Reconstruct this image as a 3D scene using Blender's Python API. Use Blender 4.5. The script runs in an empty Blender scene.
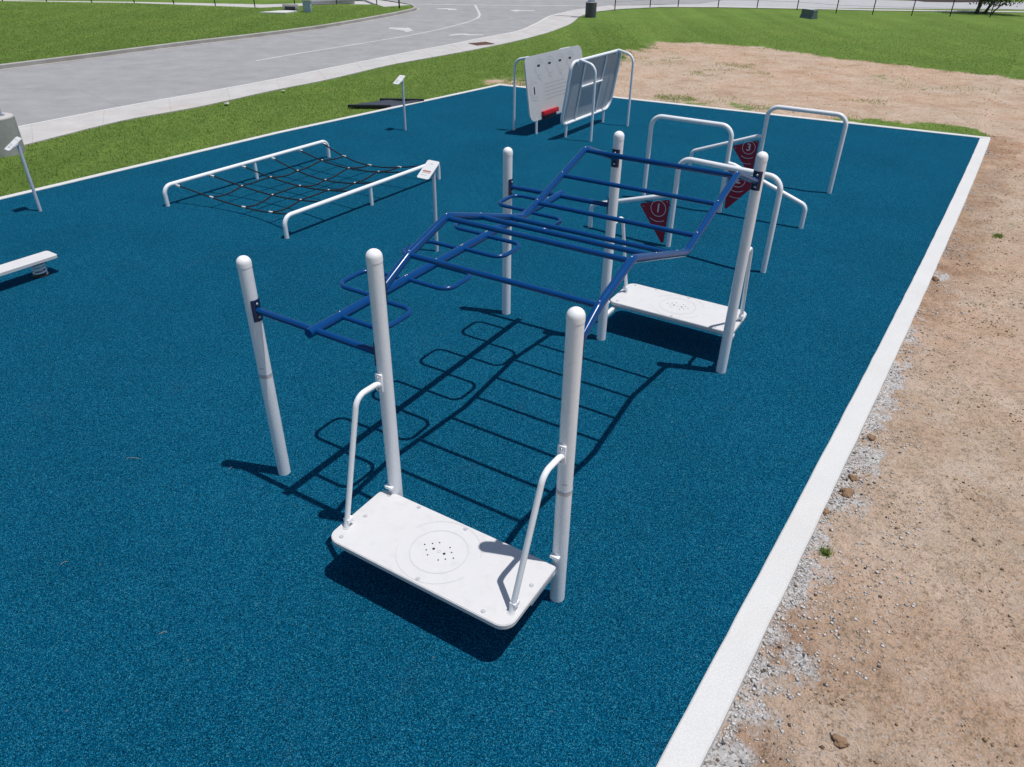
import bpy, bmesh, math, random
import numpy as np
from mathutils import Vector, Matrix

random.seed(7); rng = np.random.default_rng(7)
sc = bpy.context.scene
COL = sc.collection
R = math.radians

# ------------------------------------------------------------------ camera (solved from the photograph)
F_PX, PITCH, ROLL, CAM_H = 735.0, 0.56251, -0.015767, 5.0
fw = Vector((0, math.cos(PITCH), -math.sin(PITCH))); rt0 = Vector((1, 0, 0)); dn0 = fw.cross(rt0)
rt = math.cos(ROLL) * rt0 + math.sin(ROLL) * dn0; dn = -math.sin(ROLL) * rt0 + math.cos(ROLL) * dn0
cam = bpy.data.cameras.new('camera'); cam.sensor_width = 36.0; cam.lens = F_PX / 1024 * 36.0
cam.clip_end = 2000; cam.clip_start = 0.05
co = bpy.data.objects.new('camera', cam); COL.objects.link(co)
m3 = Matrix((rt, -dn, -fw)).transposed(); co.matrix_world = Matrix.Translation((0, 0, CAM_H)) @ m3.to_4x4()
sc.camera = co

def at(px, py, z=0.0):
    """ground point (height z) seen at a pixel of the photograph"""
    d = fw + rt * ((px - 512) / F_PX) + dn * ((py - 383.5) / F_PX)
    t = (z - CAM_H) / d.z
    return Vector((0, 0, CAM_H)) + d * t

# ------------------------------------------------------------------ light
SUN = Vector((0.272, -0.055, 1.0)).normalized()
w = bpy.data.worlds.new('World'); sc.world = w; w.use_nodes = True
nt = w.node_tree; bg = nt.nodes['Background']; sky = nt.nodes.new('ShaderNodeTexSky')
sky.sky_type = 'NISHITA'; sky.sun_disc = False; sky.sun_elevation = math.asin(SUN.z)
sky.sun_rotation = math.atan2(SUN.x, SUN.y); sky.dust_density = 0.6; sky.air_density = 1.0
nt.links.new(sky.outputs[0], bg.inputs[0]); bg.inputs[1].default_value = 0.074
sl = bpy.data.lights.new('sun', 'SUN'); sl.energy = 3.75; sl.angle = R(0.5); sl.color = (1.0, 0.975, 0.945)
so = bpy.data.objects.new('sun', sl); COL.objects.link(so); so.rotation_euler = SUN.to_track_quat('Z', 'Y').to_euler()
so.location = (0, 0, 30)
sc.view_settings.view_transform = 'Standard'; sc.view_settings.look = 'None'
sc.view_settings.gamma = 1; sc.view_settings.use_curve_mapping = False; sc.view_settings.exposure = 0

# ------------------------------------------------------------------ materials
def newmat(name):
    m = bpy.data.materials.new(name); m.use_nodes = True
    return m, m.node_tree, m.node_tree.nodes['Principled BSDF']
class NB:
    """small node-graph helper"""
    def __init__(s, nt): s.nt = nt
    def n(s, t, **k):
        x = s.nt.nodes.new(t)
        for a, b in k.items(): setattr(x, a, b)
        return x
    def l(s, a, b): s.nt.links.new(a, b)
    def pos(s): return s.n('ShaderNodeNewGeometry').outputs['Position']
    def obj(s): return s.n('ShaderNodeTexCoord').outputs['Object']
    def noise(s, vec, scale, detail=3, rough=0.55, dist=0.0):
        x = s.n('ShaderNodeTexNoise'); x.inputs['Scale'].default_value = scale; x.inputs['Detail'].default_value = detail
        x.inputs['Roughness'].default_value = rough; x.inputs['Distortion'].default_value = dist; s.l(vec, x.inputs['Vector']); return x.outputs[0]
    def voro(s, vec, scale, out='Color', feature='F1'):
        x = s.n('ShaderNodeTexVoronoi'); x.feature = feature; x.inputs['Scale'].default_value = scale; s.l(vec, x.inputs['Vector']); return x.outputs[out]
    def ramp(s, v, stops):
        x = s.n('ShaderNodeValToRGB'); e = x.color_ramp.elements
        while len(e) < len(stops): e.new(0.5)
        for i, (p, c) in enumerate(stops):
            e[i].position = p; e[i].color = (c if len(c) == 4 else (*c, 1)) if not isinstance(c, (int, float)) else (c, c, c, 1)
        s.l(v, x.inputs[0]); return x.outputs[0]
    def mix(s, f, a, b, mode='MIX'):
        x = s.n('ShaderNodeMix'); x.data_type = 'RGBA'; x.blend_type = mode
        for sock, val in ((x.inputs[0], f), (x.inputs[6], a), (x.inputs[7], b)):
            if isinstance(val, (int, float)): sock.default_value = val if sock == x.inputs[0] else (val, val, val, 1)
            elif isinstance(val, tuple): sock.default_value = (*val, 1)
            else: s.l(val, sock)
        return x.outputs[2]
    def math(s, op, a, b=0.0, clamp=False):
        x = s.n('ShaderNodeMath'); x.operation = op; x.use_clamp = clamp
        for i, val in ((0, a), (1, b)):
            if isinstance(val, (int, float)): x.inputs[i].default_value = val
            else: s.l(val, x.inputs[i])
        return x.outputs[0]
    def attr(s, name, out='Fac'):
        x = s.n('ShaderNodeAttribute'); x.attribute_name = name; return x.outputs[out]
    def bump(s, h, strength, dist, bsdf):
        x = s.n('ShaderNodeBump'); x.inputs['Strength'].default_value = strength; x.inputs['Distance'].default_value = dist
        s.l(h, x.inputs['Height']); s.l(x.outputs[0], bsdf.inputs['Normal'])

def paint(name, col, rough=0.35, var=0.06, dirt=None, metallic=0.0, spec=0.5, bump=0.0):
    m, nt, b = newmat(name); g = NB(nt); p = g.obj()
    f = g.noise(p, 3.0, 5, 0.65)
    c = g.mix(g.math('MULTIPLY', f, 1.0), tuple(max(0, x * (1 - var)) for x in col), tuple(min(1, x * (1 + var)) for x in col))
    if dirt:
        d = g.ramp(g.noise(p, 9.0, 6, 0.7), [(0.52, 0.0), (0.78, 0.55)])
        c = g.mix(d, c, dirt)
    g.l(c, b.inputs['Base Color'])
    r = g.ramp(g.noise(p, 14, 4, 0.6), [(0.3, rough * 0.8), (0.7, min(1, rough * 1.25))])
    g.l(r, b.inputs['Roughness']); b.inputs['Metallic'].default_value = metallic
    b.inputs['Specular IOR Level'].default_value = spec
    if bump: g.bump(g.noise(p, 90, 3), bump, 0.002, b)
    return m

M = {}
M['white'] = paint('white_powder_coat', (0.85, 0.865, 0.89), 0.30, 0.02, (0.74, 0.735, 0.73))
M['cap'] = paint('white_post_cap', (0.86, 0.86, 0.87), 0.45, 0.02)
M['deck'] = paint('white_deck', (0.655, 0.643, 0.638), 0.55, 0.035, (0.53, 0.515, 0.50), bump=0.15)
M['deck_edge'] = paint('grey_deck_underside', (0.42, 0.46, 0.52), 0.5, 0.05)
M['mark'] = paint('grey_print', (0.54, 0.54, 0.56), 0.6, 0.05)
M['print_grey'] = paint('mid_grey_print', (0.33, 0.34, 0.36), 0.6, 0.05)
M['boltmetal'] = paint('dull_bolt', (0.50, 0.50, 0.52), 0.4, 0.1)
M['hole'] = paint('dark_hole', (0.03, 0.03, 0.035), 0.7, 0.1)
M['blue'] = paint('blue_powder_coat', (0.001, 0.050, 0.190), 0.20, 0.08, spec=0.35)
M['bracket'] = paint('navy_bracket', (0.004, 0.018, 0.075), 0.35, 0.1)
M['steel'] = paint('galvanised_steel', (0.55, 0.56, 0.58), 0.38, 0.08, metallic=0.9)
M['orange'] = paint('orange_band', (0.62, 0.50, 0.45), 0.5, 0.03)
M['bandblue'] = paint('blue_band', (0.44, 0.49, 0.58), 0.5, 0.03)
M['maroon'] = paint('maroon_panel', (0.36, 0.010, 0.035), 0.5, 0.12)
M['print'] = paint('pale_print', (0.85, 0.72, 0.74), 0.5, 0.02)
M['red'] = paint('red_grip', (0.50, 0.012, 0.03), 0.4, 0.08)
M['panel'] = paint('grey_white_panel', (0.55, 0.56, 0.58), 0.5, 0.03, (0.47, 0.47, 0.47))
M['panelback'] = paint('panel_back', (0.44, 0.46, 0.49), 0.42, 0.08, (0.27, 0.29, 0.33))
M['rope'] = paint('black_rope', (0.007, 0.007, 0.010), 0.9, 0.3, bump=0.6)
M['connector'] = paint('white_connector', (0.72, 0.72, 0.72), 0.5, 0.03)
M['signface'] = paint('white_sign', (0.80, 0.80, 0.79), 0.4, 0.02)
M['signred'] = paint('sign_red_print', (0.45, 0.18, 0.14), 0.5, 0.05)
M['signgrey'] = paint('sign_grey_print', (0.40, 0.40, 0.43), 0.5, 0.05)
M['signpost'] = paint('pale_grey_post', (0.60, 0.64, 0.71), 0.35, 0.05)
M['blackplastic'] = paint('black_plastic', (0.012, 0.013, 0.017), 0.5, 0.3)
M['greysheet'] = paint('dark_grey_sheet', (0.045, 0.052, 0.07), 0.5, 0.3, (0.10, 0.10, 0.11))
M['fence'] = paint('dark_fence_metal', (0.02, 0.022, 0.02), 0.5, 0.2)
M['paper'] = paint('white_paper', (0.72, 0.72, 0.70), 0.8, 0.05)
M['twig'] = paint('dry_stem', (0.30, 0.29, 0.25), 0.8, 0.2)
M['barrier'] = paint('slate_barrier', (0.13, 0.165, 0.175), 0.6, 0.25, (0.20, 0.23, 0.235))
M['barrier_top'] = paint('pale_barrier_top', (0.40, 0.44, 0.45), 0.6, 0.15)
M['bluebox'] = paint('blue_grey_box', (0.38, 0.47, 0.60), 0.5, 0.15)
M['rust'] = paint('rusty_grate', (0.15, 0.075, 0.055), 0.85, 0.3)
M['clod'] = paint('earth_clod', (0.27, 0.165, 0.095), 0.95, 0.3, (0.18, 0.10, 0.06), bump=1.0)
M['bark'] = paint('dark_bark', (0.05, 0.04, 0.03), 0.9, 0.3, bump=1.0)

def concrete(name, col, var=0.14, stain=(0.5, 0.43, 0.36), stain_amt=0.3, joints=None, speck=1.0):
    m, nt, b = newmat(name); g = NB(nt); p = g.pos()
    a = g.ramp(g.noise(p, 1.1, 6, 0.62), [(0.3, tuple(x * (1 - var) for x in col)), (0.7, tuple(min(1, x * (1 + var * 0.6)) for x in col))])
    fine = g.ramp(g.noise(p, 55, 3, 0.7), [(0.25, 1 - 0.22 * speck), (0.75, 1 + 0.12 * speck)])
    c = g.mix(1.0, a, fine, 'MULTIPLY')
    st = g.ramp(g.noise(p, 0.55, 5, 0.7, 0.6), [(0.52, 0.0), (0.75, stain_amt)])
    c = g.mix(st, c, tuple(col[i] * stain[i] * 1.6 for i in range(3)))
    g.l(c, b.inputs['Base Color']); b.inputs['Roughness'].default_value = 0.9; b.inputs['Specular IOR Level'].default_value = 0.25
    g.bump(g.noise(p, 70, 5, 0.7), 0.35, 0.01, b)
    return m
M['border'] = concrete('pale_concrete_border', (0.67, 0.66, 0.645), 0.05, (0.50, 0.45, 0.40), 0.34, speck=0.6)
M['road'] = concrete('grey_worn_road', (0.352, 0.346, 0.350), 0.13, (0.55, 0.54, 0.53), 0.25)
def wear_road(m, ang):
    nt = m.node_tree; g = NB(nt); b = nt.nodes['Principled BSDF']; src = b.inputs['Base Color'].links[0].from_socket; p = g.pos()
    mp = g.n('ShaderNodeMapping'); mp.vector_type = 'POINT'; mp.inputs['Rotation'].default_value = (0, 0, -ang); mp.inputs['Scale'].default_value = (0.05, 1, 1); g.l(p, mp.inputs[0])
    st = g.ramp(g.noise(mp.outputs[0], 0.8, 4, 0.6), [(0.32, 0.94), (0.5, 1.0), (0.68, 1.03)])
    c = g.mix(1.0, src, st, 'MULTIPLY')
    w_ = g.n('ShaderNodeMix'); cr = g.voro(g.mix(0.25, p, g.n('ShaderNodeTexNoise').outputs[1]), 0.22, 'Distance', 'DISTANCE_TO_EDGE')
    c = g.mix(g.math('MULTIPLY', g.math('LESS_THAN', cr, 0.004), 0.10), c, (0.10, 0.10, 0.10))
    g.l(c, b.inputs['Base Color'])
wear_road(M['road'], math.atan2(at(400, 30).y - at(0, 100).y, at(400, 30).x - at(0, 100).x))
M['farroad'] = concrete('pale_far_road', (0.47, 0.465, 0.475), 0.08)
M['path'] = concrete('pale_concrete_path', (0.55, 0.53, 0.515), 0.12, (0.55, 0.45, 0.38), 0.4)
M['kerb'] = concrete('grey_concrete_kerb', (0.42, 0.40, 0.375), 0.2, (0.42, 0.37, 0.33), 0.5)
M['pedestal'] = concrete('weathered_concrete', (0.44, 0.43, 0.42), 0.25, (0.4, 0.38, 0.36), 0.6)
M['pedestal_dark'] = concrete('dark_concrete', (0.12, 0.12, 0.14), 0.3)
M['roadpaint'] = concrete('worn_white_road_paint', (0.58, 0.58, 0.58), 0.15, (0.45, 0.45, 0.45), 0.5)
M['tree_shade'] = concrete('painted_tree_shade', (0.06, 0.042, 0.034), 0.3)  # dark brown colour standing in for tree shadow on grass

def rubber():
    m, nt, b = newmat('blue_rubber_granules'); g = NB(nt); p = g.pos()
    v = g.voro(p, 175); sep = g.n('ShaderNodeSeparateColor'); g.l(v, sep.inputs[0])
    c1 = g.ramp(sep.outputs[0], [(0.0, (0.0005, 0.014, 0.030)), (0.18, (0.0004, 0.020, 0.045)), (0.30, (0.0006, 0.067, 0.142)),
                                 (0.60, (0.0006, 0.097, 0.200)), (0.84, (0.0015, 0.150, 0.280)), (0.96, (0.05, 0.30, 0.42))])
    big = g.noise(p, 52, 3, 0.8)
    c = g.mix(1.0, c1, g.ramp(big, [(0.3, 0.58), (0.72, 1.12)]), 'MULTIPLY')
    big2 = g.noise(p, 0.45, 5, 0.65)
    c = g.mix(1.0, c, g.ramp(big2, [(0.3, 0.90), (0.7, 1.10)]), 'MULTIPLY')
    tint = g.ramp(g.noise(p, 1.7, 4, 0.6), [(0.35, 0.0), (0.8, 0.30)])
    c = g.mix(tint, c, g.mix(1.0, c, (0.9, 1.10, 1.02), 'MULTIPLY'))
    bits = g.math('LESS_THAN', g.voro(p, 3.3, 'Distance'), 0.035)
    c = g.mix(g.math('MULTIPLY', bits, 0.35), c, (0.22, 0.26, 0.27))
    dust = g.ramp(g.noise(p, 1.1, 7, 0.7, 0.8), [(0.58, 0.0), (0.85, 0.05)])
    c = g.mix(dust, c, (0.20, 0.20, 0.19))
    g.l(c, b.inputs['Base Color']); b.inputs['Roughness'].default_value = 0.9; b.inputs['Specular IOR Level'].default_value = 0.03
    b.inputs['Sheen Weight'].default_value = 0.07; b.inputs['Sheen Roughness'].default_value = 0.5; b.inputs['Sheen Tint'].default_value = (0.02, 0.55, 0.95, 1)
    h = g.math('ADD', g.voro(p, 175, 'Distance'), g.math('MULTIPLY', g.noise(p, 70, 3, 0.7), 0.8))
    g.bump(h, 0.75, 0.010, b)
    return m
M['rubber'] = rubber()

def ground_mat():
    """grass sheet with bare earth and grey gravel where the vertex attributes say so"""
    m, nt, b = newmat('grass_and_bare_earth'); g = NB(nt); p = g.pos()
    # grass
    gr = g.ramp(g.noise(p, 7.0, 8, 0.72), [(0.22, (0.105, 0.165, 0.030)), (0.48, (0.142, 0.228, 0.044)), (0.62, (0.168, 0.258, 0.054)), (0.82, (0.230, 0.285, 0.088))])
    gbig = g.ramp(g.noise(p, 0.33, 5, 0.65, 0.3), [(0.30, (0.82, 0.86, 0.8)), (0.52, (1.0, 1.0, 1.0)), (0.75, (1.22, 1.10, 1.1))])
    gr = g.mix(1.0, gr, gbig, 'MULTIPLY')
    # mown stripes on the lawn, faint
    mp = g.n('ShaderNodeMapping'); mp.inputs['Rotation'].default_value = (0, 0, R(-52)); g.l(p, mp.inputs[0])
    mp.inputs['Scale'].default_value = (1.0, 0.06, 1)
    stripe = g.ramp(g.noise(mp.outputs[0], 0.9, 3, 0.5), [(0.35, 0.90), (0.65, 1.08)])
    gr = g.mix(1.0, gr, stripe, 'MULTIPLY')
    gr = g.mix(1.0, gr, g.ramp(g.noise(p, 60, 3, 0.8), [(0.3, 0.72), (0.7, 1.28)]), 'MULTIPLY')
    # earth
    e1 = g.ramp(g.noise(p, 0.9, 8, 0.68, 0.5), [(0.25, (0.43, 0.275, 0.18)), (0.45, (0.56, 0.40, 0.285)), (0.6, (0.63, 0.47, 0.355)), (0.8, (0.67, 0.55, 0.44))])
    e2 = g.ramp(g.noise(p, 14, 6, 0.75), [(0.28, 0.60), (0.48, 1.0), (0.75, 1.18)])
    e = g.mix(1.0, e1, e2, 'MULTIPLY')
    e = g.mix(1.0, e, g.ramp(g.noise(p, 62, 4, 0.75), [(0.28, 0.66), (0.5, 1.0), (0.75, 1.2)]), 'MULTIPLY')
    vs = g.voro(p, 45); sp = g.n('ShaderNodeSeparateColor'); g.l(vs, sp.inputs[0])
    e = g.mix(g.ramp(sp.outputs[0], [(0.90, 0.0), (0.94, 0.6)]), e, (0.21, 0.15, 0.105))
    e = g.mix(g.ramp(sp.outputs[1], [(0.91, 0.0), (0.95, 0.6)]), e, (0.56, 0.50, 0.45))
    litter = g.ramp(g.noise(p, 3.2, 9, 0.8, 0.8), [(0.52, 0.0), (0.72, 0.5)])
    e = g.mix(litter, e, (0.25, 0.20, 0.12))
    lit2 = g.ramp(g.noise(p, 9.0, 7, 0.8, 1.2), [(0.54, 0.0), (0.64, 0.75)])
    e = g.mix(lit2, e, (0.22, 0.155, 0.10))
    pale = g.ramp(g.noise(p, 1.8, 8, 0.75, 0.4), [(0.52, 0.0), (0.72, 0.55)])
    e = g.mix(pale, e, (0.62, 0.52, 0.43))
    rd = g.ramp(g.noise(p, 0.23, 4, 0.6), [(0.42, 0.0), (0.68, 0.55)])
    e = g.mix(rd, e, g.mix(1.0, e, (1.06, 0.87, 0.77), 'MULTIPLY'))
    e = g.mix(1.0, e, (1.0, 1.02, 1.03), 'MULTIPLY')
    so_ = g.math('ADD', g.attr('soil'), g.math('MULTIPLY', g.math('SUBTRACT', g.noise(p, 1.9, 7, 0.7), 0.5), 1.1))
    e = g.mix(g.ramp(so_, [(0.36, 0.0), (0.75, 0.75)]), e, g.mix(1.0, e, (0.66, 0.57, 0.50), 'MULTIPLY'))
    # gravel
    vg = g.voro(p, 60); sg = g.n('ShaderNodeSeparateColor'); g.l(vg, sg.inputs[0])
    gv = g.ramp(sg.outputs[0], [(0.0, (0.20, 0.19, 0.18)), (0.3, (0.49, 0.47, 0.455)), (0.7, (0.63, 0.61, 0.60)), (1.0, (0.76, 0.75, 0.75))])
    ga = g.math('ADD', g.attr('gravel'), g.math('MULTIPLY', g.math('SUBTRACT', g.noise(p, 2.6, 7, 0.72), 0.5), 2.2))
    e = g.mix(g.ramp(ga, [(0.36, 0.0), (0.56, 0.92)]), e, gv)
    da = g.math('ADD', g.attr('dirt'), g.math('MULTIPLY', g.math('SUBTRACT', g.noise(p, 1.3, 9, 0.75), 0.5), 1.3))
    dm = g.ramp(da, [(0.42, 0.0), (0.58, 1.0)])
    c = g.mix(dm, gr, e)
    g.l(c, b.inputs['Base Color']); b.inputs['Roughness'].default_value = 0.95; b.inputs['Specular IOR Level'].default_value = 0.15
    g.bump(g.math('ADD', g.noise(p, 22, 9, 0.75), g.math('MULTIPLY', g.voro(p, 45, 'Distance'), 0.35)), 0.85, 0.05, b)
    return m
M['ground'] = ground_mat()

def attr_mat(name, rough=0.9, trans=0.0):
    m, nt, b = newmat(name); g = NB(nt)
    g.l(g.attr('col', 'Color'), b.inputs['Base Color']); b.inputs['Roughness'].default_value = rough
    b.inputs['Specular IOR Level'].default_value = 0.2
    if trans:
        t = g.n('ShaderNodeBsdfTranslucent'); g.l(g.attr('col', 'Color'), t.inputs[0]); mx = g.n('ShaderNodeMixShader'); mx.inputs[0].default_value = trans
        out = nt.nodes['Material Output']; g.l(b.outputs[0], mx.inputs[1]); g.l(t.outputs[0], mx.inputs[2]); g.l(mx.outputs[0], out.inputs[0])
    return m
M['blade'] = attr_mat('grass_blades', 0.7, 0.4)
M['stone'] = attr_mat('loose_stone', 0.9)
M['leaf'] = attr_mat('tree_leaf', 0.6, 0.25)

# ------------------------------------------------------------------ mesh helpers
def link(name, me, mat, parent=None, loc=None, smooth=True, ang=40):
    o = bpy.data.objects.new(name, me); COL.objects.link(o)
    if mat is not None and not me.materials: me.materials.append(M[mat] if isinstance(mat, str) else mat)
    if parent: o.parent = parent
    if loc is not None: o.location = loc
    if smooth and len(me.polygons):
        me.shade_smooth()
        me.set_sharp_from_angle(angle=R(ang))
    return o
def finish(bm, name):
    bmesh.ops.recalc_face_normals(bm, faces=bm.faces)
    me = bpy.data.meshes.new(name); bm.to_mesh(me); bm.free(); return me
def part(name, bm, mat, parent=None, loc=None, smooth=True, ang=40):
    return link(name, finish(bm, name), mat, parent, loc, smooth, ang)
def copy_part(o, parent, loc=None, rot=None, name=None):
    c = o.copy(); COL.objects.link(c); c.parent = parent
    if loc is not None: c.location = loc
    if rot is not None: c.rotation_euler = rot
    return c
def thing(name, label, cat, loc=(0, 0, 0), group=None):
    o = bpy.data.objects.new(name, None); COL.objects.link(o); o.location = loc; o.empty_display_size = 0.2
    o['label'] = label; o['category'] = cat
    if group: o['group'] = group
    return o
def tag(o, label, cat, group=None):
    o['label'] = label; o['category'] = cat
    if group: o['group'] = group
    return o
def struct(o): o['kind'] = 'structure'; return o

def fillet(path, r, n=6):
    P = [Vector(p) for p in path]; rs = r if isinstance(r, (list, tuple)) else [r] * len(P); out = [P[0]]
    for i in range(1, len(P) - 1):
        a, b, c = P[i - 1], P[i], P[i + 1]; d1 = (a - b); d2 = (c - b)
        rr = min(rs[i], d1.length * 0.49, d2.length * 0.49)
        if rr < 1e-4: out.append(b); continue
        d1.normalize(); d2.normalize(); th = d1.angle(d2)
        if th > math.pi - 0.02: out.append(b); continue
        t = min(rr / math.tan(th / 2), (a - b).length * 0.49, (c - b).length * 0.49); rad = t * math.tan(th / 2)
        cen = b + (d1 + d2).normalized() * (rad / math.sin(th / 2))
        s = b + d1 * t - cen; e = b + d2 * t - cen
        for k in range(n + 1):
            out.append(cen + s.normalized().slerp(e.normalized(), k / n) * rad)
    out.append(P[-1]); return out
def tube(bm, path, r, seg=14, r_f=0.0, n=7, cap=True, closed=False, radii=None):
    pts = fillet(path, r_f, n) if r_f else [Vector(p) for p in path]
    N = len(pts); rings = []; up = None
    for i, p in enumerate(pts):
        if closed: t = (pts[(i + 1) % N] - pts[i - 1]).normalized()
        else: t = ((pts[min(i + 1, N - 1)]) - pts[max(i - 1, 0)]).normalized()
        if up is None:
            up = Vector((0, 0, 1)) if abs(t.z) < 0.9 else Vector((1, 0, 0))
        s = t.cross(up).normalized(); up = s.cross(t).normalized()
        rr = radii[i] if radii else r
        rings.append([bm.verts.new(p + (s * math.cos(2 * math.pi * k / seg) + up * math.sin(2 * math.pi * k / seg)) * rr) for k in range(seg)])
    for i in range(N if closed else N - 1):
        a, b = rings[i], rings[(i + 1) % N]
        for k in range(seg): bm.faces.new((a[k], a[(k + 1) % seg], b[(k + 1) % seg], b[k]))
    if cap and not closed: bm.faces.new(rings[0][::-1]); bm.faces.new(rings[-1])
    return bm
def tube_bm(*a, **k): return tube(bmesh.new(), *a, **k)
def box(bm, size, loc=(0, 0, 0), mat3=None, bev=0.0):
    r = bmesh.ops.create_cube(bm, size=1.0); vs = r['verts']
    for v in vs: v.co = Vector((v.co.x * size[0], v.co.y * size[1], v.co.z * size[2]))
    if bev:
        es = list({e for v in vs for e in v.link_edges}); rb = bmesh.ops.bevel(bm, geom=es, offset=bev, segments=2, affect='EDGES', profile=0.6)
        vs = [v for v in set(vs) | set(rb['verts']) if v.is_valid]
    for v in vs:
        if mat3: v.co = mat3 @ v.co
        v.co += Vector(loc)
    return bm
def box_bm(*a, **k): return box(bmesh.new(), *a, **k)
def lathe(bm, prof, seg=28, loc=(0, 0, 0)):
    loc = Vector(loc); rings = []
    for r, z in prof:
        if r < 1e-6: rings.append([bm.verts.new(loc + Vector((0, 0, z)))])
        else: rings.append([bm.verts.new(loc + Vector((r * math.cos(2 * math.pi * k / seg), r * math.sin(2 * math.pi * k / seg), z))) for k in range(seg)])
    for a, b in zip(rings, rings[1:]):
        for k in range(seg):
            k2 = (k + 1) % seg
            if len(a) == 1 and len(b) > 1: bm.faces.new((a[0], b[k2], b[k]))
            elif len(b) == 1 and len(a) > 1: bm.faces.new((a[k], a[k2], b[0]))
            elif len(a) > 1: bm.faces.new((a[k], a[k2], b[k2], b[k]))
    if len(rings[0]) > 1: bm.faces.new(rings[0][::-1])
    if len(rings[-1]) > 1: bm.faces.new(rings[-1])
    return bm
def extrude_poly(bm, pts, zdir, thick, bev=0.0):
    """polygon (3D points) extruded by zdir*thick"""
    z = Vector(zdir).normalized() * thick
    a = [bm.verts.new(Vector(p)) for p in pts]; b = [bm.verts.new(Vector(p) + z) for p in pts]
    bm.faces.new(a[::-1]); top = bm.faces.new(b); n = len(a)
    for i in range(n): bm.faces.new((a[i], a[(i + 1) % n], b[(i + 1) % n], b[i]))
    if bev:
        bmesh.ops.recalc_face_normals(bm, faces=bm.faces)
        bmesh.ops.bevel(bm, geom=list(top.edges), offset=bev, segments=2, affect='EDGES')
    return bm
def rrect(x0, x1, y0, y1, rad, n=7):
    """rounded rectangle, rad = (x0y0, x1y0, x1y1, x0y1)"""
    out = []
    for (cx, cy, a0, r) in ((x0, y0, 180, rad[0]), (x1, y0, 270, rad[1]), (x1, y1, 0, rad[2]), (x0, y1, 90, rad[3])):
        sx = 1 if cx == x0 else -1; sy = 1 if cy == y0 else -1
        for k in range(n + 1):
            t = R(a0 + 90 * k / n); out.append((cx + sx * r + r * math.cos(t), cy + sy * r + r * math.sin(t)))
    return out
def ring(bm, c, r0, r1, ex, ey, seg=64, a0=0, a1=360):
    c = Vector(c); n = seg if a1 - a0 >= 360 else seg + 1; vs = []
    for k in range(n):
        t = R(a0 + (a1 - a0) * k / seg); d = ex * math.cos(t) + ey * math.sin(t)
        vs.append((bm.verts.new(c + d * r0), bm.verts.new(c + d * r1)))
    for k in range(seg):
        a, b = vs[k], vs[(k + 1) % n]; bm.faces.new((a[0], a[1], b[1], b[0]))
    return bm
def disc(bm, c, r, ex, ey, seg=12):
    c = Vector(c); bm.faces.new([bm.verts.new(c + ex * r * math.cos(2 * math.pi * k / seg) + ey * r * math.sin(2 * math.pi * k / seg)) for k in range(seg)]); return bm
def bar(bm, a, b, wid, nrm):
    a, b = Vector(a), Vector(b); s = (b - a).cross(nrm).normalized() * wid / 2
    bm.faces.new([bm.verts.new(x) for x in (a - s, b - s, b + s, a + s)]); return bm
def text_mesh(body, size, origin, ex, ey, name):
    cu = bpy.data.curves.new(name, 'FONT'); cu.body = body; cu.size = size; cu.align_x = 'CENTER'; cu.align_y = 'CENTER'; cu.resolution_u = 4
    cu.offset = 0.002
    ob = bpy.data.objects.new(name, cu); COL.objects.link(ob); bpy.context.view_layer.update()
    me = bpy.data.meshes.new_from_object(ob.evaluated_get(bpy.context.evaluated_depsgraph_get()))
    bpy.data.objects.remove(ob); me.materials.clear(); o = Vector(origin)
    for v in me.vertices: v.co = o + ex * v.co.x + ey * v.co.y
    return me
def sheet(name, pts, z, mat, skirt=0.0, ztop=None):
    bm = bmesh.new(); vs = [bm.verts.new((p[0], p[1], z)) for p in pts]
    f = bm.faces.new(vs)
    if f.normal.z < 0 or f.calc_area() and (f.normal_update() or f.normal.z < 0): f.normal_flip()
    if skirt:
        n = len(vs); lo = [bm.verts.new((p[0], p[1], z - skirt)) for p in pts]
        for i in range(n): bm.faces.new((vs[i], vs[(i + 1) % n], lo[(i + 1) % n], lo[i]))
    bmesh.ops.triangulate(bm, faces=[f for f in bm.faces if len(f.verts) > 4])
    return struct(part(name, bm, mat, smooth=False))
def strip_between(name, A, B, z0, z1, mat, skirt=0.0):
    """band between two polylines with the same number of points"""
    bm = bmesh.new(); n = len(A)
    a = [bm.verts.new((p[0], p[1], z0)) for p in A]; b = [bm.verts.new((p[0], p[1], z1)) for p in B]
    for i in range(n - 1): bm.faces.new((a[i], a[i + 1], b[i + 1], b[i]))
    if skirt:
        for L, z in ((a, z0), (b, z1)):
            lo = [bm.verts.new((v.co.x, v.co.y, z - skirt)) for v in L]
            for i in range(n - 1): bm.faces.new((L[i], L[i + 1], lo[i + 1], lo[i]))
    return struct(part(name, bm, mat, smooth=False))
def resample(P, n):
    P = [Vector((p[0], p[1], 0)) for p in P]; d = [0]
    for a, b in zip(P, P[1:]): d.append(d[-1] + (b - a).length)
    out = []
    for k in range(n):
        t = d[-1] * k / (n - 1); i = max(j for j in range(len(d)) if d[j] <= t + 1e-9); i = min(i, len(P) - 2)
        out.append(P[i].lerp(P[i + 1], (t - d[i]) / max(1e-9, d[i + 1] - d[i])))
    return out
def smooth_line(P, n=40, it=6):
    Q = resample(P, n)
    for _ in range(it): Q = [Q[0]] + [(Q[i - 1] + Q[i] * 2 + Q[i + 1]) / 4 for i in range(1, len(Q) - 1)] + [Q[-1]]
    return Q
def offset_line(P, d):
    out = []
    for i, p in enumerate(P):
        t = (P[min(i + 1, len(P) - 1)] - P[max(i - 1, 0)]).normalized(); out.append(p + Vector((-t.y, t.x, 0)) * d)
    return out

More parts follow.
